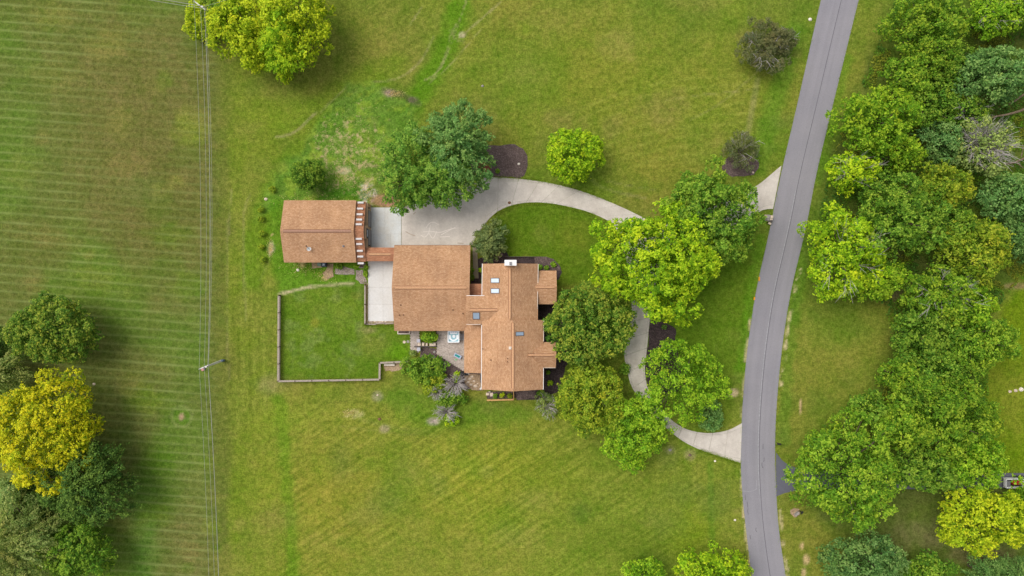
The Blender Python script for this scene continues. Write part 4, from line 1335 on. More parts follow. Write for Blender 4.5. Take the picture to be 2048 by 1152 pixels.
# small frame of yellow lumber south of the house
t = thing('lumber_frame', 'L-shaped frame of yellow lumber standing below the south gable', 'wooden frame', (*P(1002, 800)[:2], 0))
MB().bar(P(973.5, 800.6, 0.75), P(1000, 800, 0.75), 0.24, 0.14).build('board', M['new_wood'], t)
MB().bar(P(1000.3, 800, 0.75), P(1027.5, 799.2, 0.75), 0.24, 0.14).build('board', M['new_wood'], t)
MB().bar(P(1027, 782.5, 0.75), P(1027.3, 798, 0.75), 0.12, 0.14).build('board', M['new_wood'], t)
for cx, cy in ((975, 800.5), (1000, 800), (1026.6, 799)):
    X, Y, _ = P(cx, cy, 0.3)
    MB().box(X - 0.07, X + 0.07, Y - 0.07, Y + 0.07, 0, 0.62).build('post', M['new_wood'], t)
for k, (cx, cy, w_, h_) in enumerate(((975, 788, 0.5, 0.4), (983, 789, 0.55, 0.6), (979, 783, 0.3, 0.3))):
    X, Y, _ = P(cx, cy)
    tag(MB().obox(X, Y, 0, 0.12, w_, h_, 0.1 * k).build('paving_stone', M['stone']), ('square pale paving stone at the corner post of the lumber frame', 'larger pale paving stone in the middle of the lumber frame corner', 'smallest paving stone close under the south eave')[k], 'paving stone', 'paving stones in the lumber frame')

# barn side utilities
t = thing('air_conditioner', 'dark square air conditioner with round fan under the barn south eave', 'air conditioner', (*P(647, 529)[:2], 0))
X, Y, _ = P(647.2, 529.2, 0.8)
MB().box(X - 0.4, X + 0.4, Y - 0.36, Y + 0.36, 0, 0.8).build('cabinet', simple('blue_black_metal', (40, 52, 68), 0.5, 0.2), t)
MB().tube([(X, Y, 0.8), (X, Y, 0.84)], 0.3, 14).build('fan_guard', M['dark'], t)
for k in range(4):
    a_ = k * math.pi / 2 + 0.5
    MB().obox(X + 0.13 * math.cos(a_), Y + 0.13 * math.sin(a_), 0.842, 0.855, 0.24, 0.1, a_).build('fan_blade', M['glass_white'], t)
t = thing('round_bin', 'round dark green bin next to the air conditioner', 'bin', (*P(638, 528)[:2], 0))
X, Y, _ = P(638.3, 528.3, 0.8)
MB().tube([(X, Y, 0), (X, Y, 0.8)], [0.26, 0.33], 12).build('barrel', M['green_plastic'], t)
MB().tube([(X, Y, 0.8), (X, Y, 0.86)], [0.36, 0.25], 12).build('lid', simple('grey_green_lid', (112, 130, 112), 0.6, 0.15), t)
t = thing('planter_box', 'small square planter of weathered boards at the barn south-east corner', 'planter', (*P(724, 531)[:2], 0))
X, Y, _ = P(724, 531, 0.4)
for x0, x1, y0, y1 in ((-0.5, 0.5, -0.42, -0.34), (-0.5, 0.5, 0.34, 0.42), (-0.5, -0.42, -0.34, 0.34), (0.42, 0.5, -0.34, 0.34)):
    MB().box(X + x0, X + x1, Y + y0, Y + y1, 0, 0.45).build('side_board', M['fence'], t)
MB().box(X - 0.42, X + 0.42, Y - 0.34, Y + 0.34, 0, 0.36).build('soil', M['mulch'], t)

# ------------------------------------------------------------------ fences
def fence(name, label, pts, h, spacing=2.85, rails=3, cap=0.2, ends=True, mat='fence'):
    """post and board fence along a line of ground pixels; every post and board is a part"""
    x, y, _ = P(*pts[0])
    t = thing(name, label, 'fence', (x, y, 0))
    for a, b in zip(pts[:-1], pts[1:]):
        A, B = Vector(P(*a)), Vector(P(*b))
        n = max(1, round((B - A).length / spacing))
        d = (B - A) / n
        for k in range(n):
            p, q = A + d * k, A + d * (k + 1)
            for j in range(rails):
                z = h * (j + 0.7) / rails - 0.03
                MB().bar((p.x, p.y, z), (q.x, q.y, z + rr_.uniform(-0.02, 0.02)), 0.05, 0.17).build('rail', M[mat], t)
            MB().bar((p.x, p.y, h + 0.03), (q.x, q.y, h + 0.03 + rr_.uniform(-0.015, 0.015)), cap, 0.04).build('top_board', M[mat], t)
            MB().obox(p.x, p.y, 0, h + 0.09, 0.17, 0.17, 0.5).build('post', M['post'], t)
        if b == pts[-1]:
            MB().obox(B.x, B.y, 0, h + 0.09, 0.17, 0.17, 0.5).build('post', M['post'], t)
    return t
fence('board_fence', 'grey board fence enclosing the west and south sides of the yard', [(561, 591), (560, 761), (761, 757.5), (761.5, 724.5), (818, 722)], 0.95, 2.85, 3, 0.3)
fence('board_fence', 'short grey board fence along the west edge of the white concrete pad', [(731.5, 570), (731.5, 647.5)], 0.7, 2.85, 2, 0.2)
fence('low_fence', 'low dark wire-and-post fence round the flower bed at the north-east bay', [(1012, 513.5), (1067, 513.5)], 0.35, 1.6, 1, 0.05, mat='dark_frame')
t = thing('timber_edging', 'weathered timber edging and rubble below the white concrete pad', 'edging', (*P(758, 646)[:2], 0))
for a, b in (((731, 648), (752, 648.6)), ((749, 647), (770, 645.6)), ((768, 646.8), (787, 646.2))):
    MB().bar(P(*a, 0.2), P(*b, 0.2), 0.2, 0.22).build('timber', M['fence'], t)
for k in range(12):
    X, Y, _ = P(735 + k * 3.4 + rr_.uniform(-1, 1), 643.6 + rr_.uniform(-0.6, 1))
    MB().lump(X, Y, 0, rr_.uniform(0.1, 0.2), rr_.uniform(0.08, 0.15), 0.14, 90 + k, 7, 3).build('stone', M['stone'], t)
t = thing('garden_bench', 'low cream bench standing south of the yard fence corner', 'bench', (*P(778, 729)[:2], 0))
X0, Y0, _ = P(768, 729.5, 0.4); X1, Y1, _ = P(789, 728.5, 0.4)
MB().box(X0, X1, Y0 - 0.16, Y0 - 0.02, 0.4, 0.45).build('seat_slat', M['cream'], t)
MB().box(X0, X1, Y0 + 0.02, Y0 + 0.14, 0.4, 0.45).build('seat_slat', M['cream'], t)
for X in (X0 + 0.1, X1 - 0.5, X1 - 0.1):
    MB().box(X - 0.05, X + 0.05, Y0 - 0.16, Y0 + 0.16, 0, 0.398).build('leg', M['cream'], t)

# ------------------------------------------------------------------ utility poles and wires
def pole(label, base, top, zt, arms):
    x, y, _ = P(*base)
    t = thing('utility_pole', label, 'utility pole', (x, y, 0), 'poles of the power line')
    X, Y, _ = P(*top, zt)
    MB().tube([(x, y, -0.3), (X, Y, zt)], [0.2, 0.15], 10).build('shaft', M['pole'], t)
    for (ax0, ay0), (ax1, ay1), z in arms:
        o = MB().bar(P(ax0, ay0, z), P(ax1, ay1, z), 0.14, 0.16).build('crossarm', M['pole'], t)
        for k in range(3):
            f = 0.04 + 0.46 * k
            p = P(ax0 + (ax1 - ax0) * f, ay0 + (ay1 - ay0) * f, z)
            MB().tube([(p[0], p[1], p[2]), (p[0], p[1], p[2] + 0.22)], [0.06, 0.035], 8).build('insulator', M['white'], o)
    return t, (X, Y)
pt_, (X, Y) = pole('grey utility pole with transformer beside the mown hay field, its top nearer the field', (444, 721), (411.5, 733.5), 7.4, [((398, 738.5), (417, 730), 7.2)])
X2, Y2, _ = P(405.5, 738.5, 6.9)
tr_ = MB().tube([(X2, Y2, 6.2), (X2, Y2, 7.0)], 0.27, 12).build('transformer', M['grey_metal'], pt_)
MB().tube([(X2, Y2, 7.0), (X2, Y2, 7.08)], [0.29, 0.2], 12).build('transformer_lid', simple('reddish_lid', (196, 140, 132), 0.6, 0.15), tr_)
MB().tube([(X2 + 0.25, Y2 + 0.1, 7.0), (X2 + 0.25, Y2 + 0.1, 7.3)], [0.07, 0.04], 8).build('bushing', M['white'], tr_)
MB().box(*sorted((P(441, 721, 0.6)[0], P(447, 721, 0.6)[0])), P(0, 723, 0.6)[1], P(0, 719.5, 0.6)[1], 0.0, 0.9).build('base_guard', simple('blue_grey_guard', (92, 108, 128), 0.6, 0.2), pt_)
pole('grey utility pole rising among the trees at the corner of the hay field', (452, 40), (404, 13), 9.5, [((388, 2), (411, 20), 9.3)])
def wire(label, a, za, b, zb, sag, r):
    A, B = Vector(P(*a, za)), Vector(P(*b, zb))
    n = 22
    pts = []
    for k in range(n + 1):
        u_ = k / n
        p = A.lerp(B, u_)
        p.z -= sag * 4 * u_ * (1 - u_)
        pts.append(tuple(p))
    o = MB().tube(pts, r, 5).build('power_line', M['wire'])
    return tag(o, label, 'power line', 'power lines along the hay field')
wire('thin outer wire from the wooded corner to the transformer pole, nearest the hay field', (388, 4), 9.4, (398.5, 738), 7.4, 1.3, 0.018)
wire('thin middle wire from the wooded corner to the transformer pole', (401, 12), 9.4, (408.5, 734), 7.4, 1.3, 0.018)
wire('thick bright cable from the wooded corner to the transformer pole', (409, 18), 8.2, (416, 730), 6.6, 1.3, 0.038)
wire('thin wire just east of the thick cable, north of the transformer pole', (411, 19), 8.0, (417, 729), 6.4, 1.75, 0.018)
wire('thin outer wire running south from the transformer pole', (398.5, 738), 7.4, (424, 1640), 7.4, 1.3, 0.018)
wire('thin middle wire running south from the transformer pole', (408.5, 734), 7.4, (436, 1640), 7.4, 1.3, 0.018)
wire('thick bright cable running south from the transformer pole', (416, 730), 6.6, (446, 1640), 6.6, 1.3, 0.038)
wire('upper bright cable leaving the corner pole westward', (403, 12), 9.4, (190, -30), 9.4, 0.5, 0.035)
wire('lower thin cable leaving the corner pole westward', (404, 16), 9.0, (190, -22), 9.0, 0.6, 0.03)
wire('short wire leaving the corner pole over the trees eastward', (404, 14), 9.0, (560, -40), 9.0, 0.4, 0.018)

# ------------------------------------------------------------------ foliage
KL = 1.5
def L3(c):
    return np.array(lin(c)) * KL * np.array([1.0, 1.0, 0.72])
PAL = {   # (base, light tips, darker leaves that also stand for crown shade)
    'lime':   ((116, 149, 26), (168, 187, 46), (80, 118, 24)),
    'bright': ((104, 142, 32), (152, 176, 54), (72, 110, 28)),
    'green':  ((86, 122, 38), (134, 158, 62), (60, 94, 34)),
    'leafy':  ((96, 132, 36), (146, 168, 58), (66, 102, 32)),
    'blue':   ((88, 124, 70), (126, 154, 98), (64, 96, 56)),
    'bluegreen': ((86, 124, 48), (130, 156, 72), (60, 96, 40)),
    'deep':   ((68, 96, 44), (102, 128, 62), (50, 76, 38)),
    'yellow': ((148, 152, 24), (208, 190, 42), (96, 122, 24)),
    'gold':   ((136, 154, 28), (180, 188, 48), (96, 126, 26)),
    'olive':  ((106, 130, 34), (154, 162, 56), (74, 100, 32)),
    'dense':  ((84, 116, 40), (144, 154, 66), (56, 88, 36)),
    'willow': ((116, 134, 76), (156, 160, 108), (84, 106, 62)),
    'purple': ((92, 98, 70), (114, 112, 88), (72, 80, 56)),
    'juniper': ((92, 108, 70), (126, 136, 94), (70, 90, 58)),
    'grey':   ((112, 130, 78), (150, 162, 100), (88, 106, 66)),
}
def leaf_mesh(name, pos, nrm, size, col, rng, aspect=0.62):
    """folded four-sided leaves: one mesh"""
    n = len(pos)
    a = rng.normal(size=(n, 3))
    t = np.cross(nrm, a); t /= np.linalg.norm(t, axis=1, keepdims=True) + 1e-9
    b = np.cross(nrm, t)
    s = size[:, None]
    droop = -nrm * s * 0.12
    v = np.stack([pos - t * s * 0.5 + droop, pos + b * s * aspect * 0.5 + nrm * s * 0.05, pos + t * s * 0.5 + droop, pos - b * s * aspect * 0.5 + nrm * s * 0.05], 1)
    me = bpy.data.meshes.new(name)
    fill_mesh(me, v.reshape(-1, 3), np.arange(4 * n).reshape(n, 4))
    set_colour(me, 'leaf_colour', np.repeat(col, 4, axis=0))
    me.materials.append(M['leaf'])
    return me

def unit(v):
    return v / (np.linalg.norm(v, axis=-1, keepdims=True) + 1e-9)

def crown_points(rng, ctr, rad, pal, leaf, puff, gaps=0.0, tint=1.0, elong=1.0, lift=0.0, lobes=0.20, dens=1.0, flat=1.0):
    """leaf positions, normals, sizes, colours of one crown made of many small leaf clusters"""
    a, b, c = rad
    am = (a + b) / 2
    area_ = 2 * math.pi * am * (am + c) * 0.5 * 1.25
    npf = max(14, int(area_ / (math.pi * puff ** 2) * 1.42))
    kk = np.arange(npf) + 0.5
    zz = 1 - kk / npf * 1.42
    th = kk * 2.399963 + rng.uniform(0, 6)
    rh = np.sqrt(np.clip(1 - zz * zz, 0, 1))
    d = unit(np.stack([rh * np.cos(th), rh * np.sin(th), zz], 1) + rng.normal(size=(npf, 3)) * 0.5 * puff / am)
    ph = rng.uniform(0, 6.28, 8)
    az = np.arctan2(d[:, 1], d[:, 0])
    lob = 1 + lobes * (0.5 * np.sin(2 * az + ph[0]) * 0.5 + 0.6 * np.sin(3 * az + ph[1] + 2 * d[:, 2]) + 0.5 * np.sin(5 * az + ph[2] + 3 * d[:, 2]) + 0.45 * np.sin(8 * az + ph[3] - 4 * d[:, 2])) + rng.normal(size=len(d)) * 0.05
    sh = rng.uniform(0.74, 1.0, len(d)) ** 0.8
    rp = puff * rng.uniform(0.65, 1.25, len(d))
    pc = d * np.array([max(a - puff * 0.8, a * 0.6), max(b - puff * 0.8, b * 0.6), max(c - puff * 0.6, c * 0.6)]) * (lob * sh)[:, None]
    keep = np.ones(len(d), bool)
    if gaps > 0:
        g = np.sin(pc[:, 0] * 1.1 / puff + ph[4]) * np.sin(pc[:, 1] * 1.1 / puff + ph[5]) + rng.normal(size=len(d)) * 0.4
        keep = g > np.quantile(g, gaps)
    d, rp, pc = d[keep], rp[keep], pc[keep]
    leaf = leaf * 0.88
    la = leaf * leaf * 0.35
    nl = np.maximum(14, (dens * 1.25 * math.pi * rp ** 2 / la)).astype(int)
    pid = np.repeat(np.arange(len(d)), nl)
    n = len(pid)
    outw = unit(d * np.array([1, 1, 0.7]))
    # twigs: each puff carries a few dozen tufts, each tuft a handful of leaves
    nt = 40
    tv = unit(rng.normal(size=(len(d), nt, 3)) + outw[:, None] * 0.75 + np.array([0, 0, 0.55]))
    tr_ = 0.42 + 0.66 * rng.random((len(d), nt)) ** 0.6 + 0.28 * (rng.random((len(d), nt)) > 0.88)
    tn = rng.normal(size=(len(d), nt))
    ti = rng.integers(0, nt, n)
    v = tv[pid, ti]
    off = v * (rp[pid] * tr_[pid, ti])[:, None] + rng.normal(size=(n, 3)) * (0.105 * puff)
    if elong != 1.0:
        ax = unit(np.stack([outw[:, 0], outw[:, 1], np.full(len(d), -0.35 + lift)], 1) + rng.normal(size=(len(d), 3)) * 0.18)
        k = (off * ax[pid]).sum(1)
        off = (off - ax[pid] * k[:, None]) * 0.72 + ax[pid] * (k * elong)[:, None]
    off[:, 2] *= flat
    pos = pc[pid] + off
    nrm = unit(v * 0.5 + np.array([-0.1, 0.06, 1.0]) + rng.normal(size=(n, 3)) * 0.45)
    # inner leaves
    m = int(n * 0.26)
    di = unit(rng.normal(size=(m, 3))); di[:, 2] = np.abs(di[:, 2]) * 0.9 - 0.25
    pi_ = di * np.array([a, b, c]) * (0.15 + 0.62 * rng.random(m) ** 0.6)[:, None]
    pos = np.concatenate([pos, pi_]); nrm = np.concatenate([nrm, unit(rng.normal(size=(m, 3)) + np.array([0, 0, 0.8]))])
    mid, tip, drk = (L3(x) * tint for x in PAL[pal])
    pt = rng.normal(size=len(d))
    tone = 0.10 + np.concatenate([pt[pid] * 0.35 + tn[pid, ti] * 0.65 + (tr_[pid, ti] - 0.8) * 1.6, np.full(m, -0.5)]) + rng.normal(size=n + m) * 0.45 + np.concatenate([(v[:, 2] - 0.45) * 0.8, np.zeros(m)])  # inner leaves toned down: shade inside the crown put into leaf colour
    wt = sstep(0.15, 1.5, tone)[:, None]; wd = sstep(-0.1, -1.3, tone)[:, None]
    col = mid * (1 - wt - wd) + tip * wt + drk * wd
    col = col * (1 + rng.normal(size=(n + m, 1)) * 0.10)
    hue = np.concatenate([rng.normal(size=len(d))[pid], np.zeros(m)])[:, None] * 0.05
    col = np.clip(col * np.concatenate([1 + hue, np.ones_like(hue), 1 - hue], 1), 0.005, 0.8)
    size = leaf * rng.uniform(0.7, 1.3, n + m)
    return pos + ctr, nrm, size, col, pc + ctr

def plant(name, label, cat, cx, cy, rx, ry, h, pal, seed, leaf=0.34, puff=1.15, base=0.22, group=None, trunk=True, twigs=0, **kw):
    rng = np.random.default_rng(seed)
    h = h * 0.86
    zc = h * 0.58
    X, Y, _ = P(cx, cy, zc)
    k = (1 - zc / CAM_H) / PPM
    z0 = h * base
    a, b = rx * k, ry * k
    ctr = np.array([X, Y, z0 + (h - z0) * 0.45])
    pos, nrm, size, col, pcs = crown_points(rng, ctr, (a, b, (h - z0) * 0.55), pal, leaf, puff, **kw)
    pos[:, 2] = np.maximum(pos[:, 2], 0.06)
    t = thing(name, label, cat, (X, Y, 0), group)
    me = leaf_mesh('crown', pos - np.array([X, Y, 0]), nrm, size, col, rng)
    o = bpy.data.objects.new('crown', me); COL.objects.link(o); o.parent = t
    r = random.Random(seed)
    mb = MB()
    r0 = max(0.05, 0.022 * h + 0.02 * min(a, b))
    if trunk:
        hh = h * 0.62
        mb.tube([(X, Y, -0.1), (X + r.uniform(-.2, .2), Y + r.uniform(-.2, .2), hh * 0.4), (X + r.uniform(-.4, .4), Y + r.uniform(-.4, .4), hh)], [r0 * 1.25, r0, r0 * 0.45], 7)
    ids = rng.choice(len(pcs), min(len(pcs), 16 if trunk else 7), replace=False)
    for q in ids:
        e = pcs[q]
        s_ = Vector((X, Y, z0 * r.uniform(0.7, 1.5) if trunk else 0))
        m_ = s_.lerp(Vector(e), 0.5) + Vector((r.uniform(-.3, .3), r.uniform(-.3, .3), 0.12 * h * r.random()))
        mb.tube([tuple(s_), tuple(m_), tuple(e)], [r0 * 0.5, r0 * 0.3, r0 * 0.08], 5, False)
    mb.build('trunk' if trunk else 'stems', M['bark'], t)
    if twigs:
        tw = MB()
        branch_mess(tw, r, (X, Y, h * 0.35), a * 0.95, b * 0.95, h * 0.68, twigs)
        tw.build('dead_branches', M['dead_wood'], t)
    return t

def branch_mess(mb, r, base, a, b, h, n, th=0.05):
    """bare forking branches reaching out and up"""
    for k in range(n):
        az = r.uniform(0, 2 * math.pi)
        q = r.uniform(0.5, 1.0)
        end = Vector((base[0] + a * q * math.cos(az), base[1] + b * q * math.sin(az), base[2] + h * r.uniform(0.55, 1.0)))
        s_ = Vector(base)
        m1 = s_.lerp(end, 0.45) + Vector((r.uniform(-.15, .15) * a, r.uniform(-.15, .15) * b, 0.1 * h))
        mb.tube([tuple(s_), tuple(m1), tuple(end)], [th, th * 0.7, th * 0.25], 4, False)
        for j in range(4):
            p0 = m1.lerp(end, r.uniform(0.0, 0.9))
            e2 = p0 + Vector((math.cos(az + r.uniform(-1.2, 1.2)) * a * r.uniform(0.15, 0.4), math.sin(az + r.uniform(-1.2, 1.2)) * b * r.uniform(0.15, 0.4), h * r.uniform(-0.02, 0.2)))
            mb.tube([tuple(p0), tuple(p0.lerp(e2, 0.5) + Vector((0, 0, 0.05))), tuple(e2)], [th * 0.5, th * 0.4, th * 0.18], 3, False)

T = 'deciduous_tree'
WOOD = 'trees of the wood east of the road'
# --- west side
plant(T, 'round dense dark green tree, topmost of the clump at the edge of the hay field', 'tree', 105, 662, 88, 72, 11, 'dense', 11, 0.30, 0.85, lobes=0.12, dens=1.15)
plant(T, 'large golden yellow tree at the edge of the hay field', 'tree', 88, 860, 114, 114, 14, 'yellow', 12, 0.34, 1.05, lobes=0.16, dens=1.1)
plant(T, 'dark bluish green tree with layered drooping boughs below the golden tree', 'tree', 172, 965, 88, 88, 12, 'deep', 13, 0.30, 1.1, elong=1.6, lobes=0.2)
plant('willow_tree', 'pale grey-green feathery willow below the golden tree', 'willow', 32, 1080, 92, 100, 13, 'willow', 14, 0.26, 1.3, elong=1.9, lobes=0.22)
plant(T, 'mid green tree at the very bottom of the western clump', 'tree', 152, 1105, 78, 62, 10, 'green', 15, 0.30, 1.0)
plant('conifer', 'grey-green conifer squeezed between the dark tree and the golden tree', 'conifer', 0, 745, 48, 46, 10, 'willow', 16, 0.22, 0.9, elong=1.7)
plant('conifer', 'dark conifer half hidden behind the topmost western tree', 'conifer', -8, 690, 40, 40, 8, 'deep', 17, 0.24, 0.9, elong=1.5)
plant(T, 'dark tree filling the gap between golden tree and willow', 'tree', 60, 1000, 60, 50, 8, 'deep', 18, 0.3, 1.0)
# --- north-west clump
NW = 'trees of the clump at the pole corner'
plant(T, 'largest yellow-green tree of the pole corner clump, its crown nearest the north lawn', 'tree', 590, 40, 76, 92, 13, 'gold', 21, 0.36, 1.1, group=NW, gaps=0.08)
plant(T, 'yellow-green tree in the middle of the pole corner clump', 'tree', 490, 50, 76, 72, 12, 'gold', 22, 0.36, 1.1, group=NW, gaps=0.06)
plant(T, 'bright feathery tree leaning out south of the pole corner clump', 'tree', 566, 88, 38, 60, 14, 'lime', 23, 0.24, 1.0, elong=1.6, group=NW, gaps=0.05)
plant(T, 'small yellow tree tucked at the south foot of the pole corner clump', 'tree', 518, 105, 40, 40, 9, 'gold', 24, 0.30, 0.9, group=NW)
plant('shrub', 'yellow-green overgrown shrub under the wires at the pole corner', 'shrub', 398, 38, 34, 38, 4, 'gold', 25, 0.26, 0.7, trunk=False, base=0.05)
plant('shrub', 'narrow yellow-green shrub at the foot of the corner pole', 'shrub', 416, 36, 14, 46, 5, 'olive', 26, 0.26, 0.6, trunk=False, base=0.05)
plant(T, 'tiny yellow tree alone south of the leaning feathery tree', 'tree', 570, 150, 12, 16, 5, 'gold', 27, 0.24, 0.5)
plant(T, 'dark green tree deep inside the pole corner clump', 'tree', 452, 28, 40, 36, 8, 'green', 28, 0.3, 1.0, group=NW)
# --- middle
plant(T, 'tall blue-green tree overhanging the drive beside the mulch bed', 'tree', 916, 292, 76, 84, 15, 'blue', 31, 0.30, 1.05, elong=1.25, lobes=0.22)
plant(T, 'rounded green tree close to the barn pad, under the blue-green tree', 'tree', 822, 345, 64, 82, 12.5, 'bluegreen', 32, 0.30, 0.95, lobes=0.2, elong=1.2)
plant(T, 'drooping blue-green tree with boughs reaching down over the concrete apron', 'tree', 892, 358, 66, 60, 13, 'bluegreen', 33, 0.30, 1.0, elong=1.5, gaps=0.05)
plant(T, 'small dark green tree alone north of the barn', 'tree', 617, 350, 36, 33, 6, 'green', 34, 0.24, 0.65, lobes=0.06, dens=1.4, tint=0.82)
plant(T, 'single bright yellow-green tree north of the curved drive', 'tree', 1148, 309, 64, 54, 8.5, 'lime', 35, 0.28, 0.75, lobes=0.12, dens=1.1)
plant(T, 'purplish grey crabapple standing in the north lawn near the road', 'tree', 1527, 96, 48, 56, 6, 'purple', 36, 0.20, 0.8, lobes=0.28, gaps=0.08, dens=0.8, twigs=14)
plant(T, 'small eastern half of the purplish grey crabapple by the road', 'tree', 1562, 82, 34, 32, 5, 'purple', 37, 0.20, 0.7, lobes=0.24, dens=0.8, twigs=8)
plant(T, 'sparse olive grey crabapple over a mulch ring near the drive mouth', 'tree', 1482, 302, 42, 38, 5, 'purple', 38, 0.20, 0.7, lobes=0.24, gaps=0.30, dens=0.6, twigs=9)
plant(T, 'big green tree shading the drive mouth by the stone mailbox', 'tree', 1420, 440, 92, 106, 14, 'green', 39, 0.36, 1.2, lobes=0.2, dens=1.4)
plant(T, 'biggest bright yellow-green tree in the middle of the drive loop', 'tree', 1312, 522, 124, 114, 16, 'lime', 40, 0.38, 1.25, lobes=0.2, dens=1.4)
plant(T, 'dense dark green tree touching the east bays of the house', 'tree', 1178, 652, 90, 84, 12, 'dense', 41, 0.30, 0.9, lobes=0.12, dens=1.15)
plant(T, 'round olive tree south of the dense dark one', 'tree', 1182, 795, 75, 73, 10, 'olive', 42, 0.30, 0.8, lobes=0.12, dens=1.15)
plant(T, 'bright green tree at the south end of the clump beside the drive', 'tree', 1266, 862, 64, 78, 9, 'bright', 43, 0.30, 0.85, lobes=0.16)
plant(T, 'open light green tree over dark mulch between the drive and the road', 'tree', 1366, 764, 83, 94, 10, 'bright', 44, 0.30, 0.9, gaps=0.22, dens=0.85, lobes=0.2)
plant('shrub', 'blue-green shrub at the inside of the southern drive mouth', 'shrub', 1423, 832, 26, 34, 3, 'blue', 45, 0.26, 0.6, trunk=False, base=0.03)
plant('shrub', 'small dark shrub at the west edge of the southern drive', 'shrub', 1249, 738, 12, 13, 1.8, 'green', 46, 0.22, 0.4, trunk=False, base=0.03)
plant('shrub', 'faint grey-green spindly shrub below the south-east corner of the house', 'shrub', 1092, 812, 24, 30, 2.6, 'grey', 47, 0.16, 0.5, trunk=False, base=0.03, gaps=0.35, dens=0.45, twigs=22)
plant('juniper', 'grey-green juniper at the corner of the garage and the front walk', 'juniper', 980, 481, 37, 40, 5, 'juniper', 48, 0.22, 0.7, lobes=0.26, elong=1.2)
plant('shrub', 'round bright green bush on the patio under the garage eave', 'shrub', 859, 673, 17, 14, 2.2, 'leafy', 49, 0.22, 0.4, trunk=False, base=0.03, lobes=0.08)
plant('shrub', 'broad green shrub beside the fence end and the patio', 'shrub', 850, 738, 44, 32, 3.0, 'green', 50, 0.24, 0.6, trunk=False, base=0.03, lobes=0.22)
plant('shrub', 'dark green shrub just below the broad one', 'shrub', 866, 765, 32, 24, 2.6, 'olive', 51, 0.24, 0.6, trunk=False, base=0.03, gaps=0.15)
plant('shrub', 'leafy green shrub between the two bare-branched shrubs', 'shrub', 902, 797, 32, 18, 2.4, 'green', 52, 0.26, 0.55, trunk=False, base=0.03, lobes=0.22)
plant('shrub', 'yellow-green shrub at the south tip of the garden shrubs', 'shrub', 905, 838, 18, 16, 2.0, 'lime', 53, 0.22, 0.45, trunk=False, base=0.03, gaps=0.2)
plant('shrub', 'small lime green shrub inside the bare-branched shrub', 'shrub', 914, 754, 8, 12, 1.8, 'lime', 54, 0.2, 0.35, trunk=False, base=0.03)
def bare(label, cx, cy, rx, ry, h, seed, n):
    X, Y, _ = P(cx, cy, h * 0.6)
    k = 1 / PPM
    t = thing('bare_shrub', label, 'shrub', (X, Y, 0), 'bare-branched shrubs by the patio garden')
    mb = MB()
    branch_mess(mb, random.Random(seed), (X, Y, 0.1), rx * k, ry * k, h, n, 0.055)
    mb.build('dead_branches', M['dead_wood'], t)
bare('grey leafless shrub nearest the patio point', 910, 768, 28, 24, 3.0, 61, 64)
bare('grey leafless shrub west of the leafy green shrub', 874, 786, 18, 15, 2.8, 62, 36)
bare('southernmost grey leafless shrub, above the yellow-green one', 893, 826, 28, 18, 2.6, 63, 52)
bare('thin grey leafless shrub under the south-east corner of the house', 1086, 800, 12, 22, 1.6, 64, 14)
for k, (cx, cy, lb) in enumerate(((545, 379, 'northernmost small shrub of the row west of the barn'), (521, 419, 'second small shrub from the north in the row west of the barn'), (521, 438.5, 'reddish third small shrub in the row west of the barn'),
                                  (524, 467, 'fourth small shrub in the row west of the barn'), (522, 494, 'fifth small shrub in the row west of the barn'), (525, 519, 'southernmost small shrub of the row west of the barn'))):
    plant('young_shrub', lb, 'shrub', cx, cy, 7, 6.5, 1.2, 'olive', 70 + k, 0.17, 0.26, trunk=False, base=0.02, group='small shrubs in a row west of the barn')
for k, (cx, cy, r_, lb, pal) in enumerate(((944, 555, 5, 'dark green foundation plant at the entry corner', 'green'), (943.5, 540, 4.5, 'narrow green plant between garage wall and front walk', 'leafy'), (961, 540, 4, 'lime green plant between front walk and north block', 'lime'),
                                           (1080, 534, 5, 'low green plant by the north-east bay wall', 'green'), (1093, 536, 5, 'dark low plant in the grey mulch by the north-east bay', 'green'), (1107, 529, 6, 'bright green plant at the outer edge of the grey mulch', 'leafy'),
                                           (978, 778, 3, 'tiny plant at the foot of the south gable', 'leafy'), (1005, 790, 5, 'yellow-green plant inside the lumber frame', 'gold'), (991, 792, 4, 'green plant inside the lumber frame', 'green'), (1020, 792, 5, 'olive plant at the corner of the lumber frame', 'olive'),
                                           (1100, 766, 6, 'lime plant alone in the dark mulch by the south-east corner', 'lime'), (1096, 745, 4, 'small plant in the dark mulch under the south-east bay', 'leafy'), (1082, 787, 8, 'green plant at the south-east corner of the house', 'green'),
                                           (995, 342, 4, 'small green plant in the mulch bed by the curved drive', 'green'), (1329, 654, 5, 'dark plant in the mulch under the biggest tree', 'deep'), (677, 532, 8, 'low green plant with pale flowers under the barn south eave', 'green'), (712, 531, 7, 'green plant by the barn corner planter', 'leafy'),
                                           (826, 706, 8, 'grey-green plant at the south end of the paved strip', 'grey'), (731, 548, 5, 'green plant between gravel and white pad', 'leafy'), (731, 535, 5, 'leafy plant at the top of the white pad edge', 'leafy'))):
    plant('garden_plant', lb, 'plant', cx, cy, r_, r_ * 0.9, 0.8, pal, 100 + k, 0.17, 0.24, trunk=False, base=0.02)
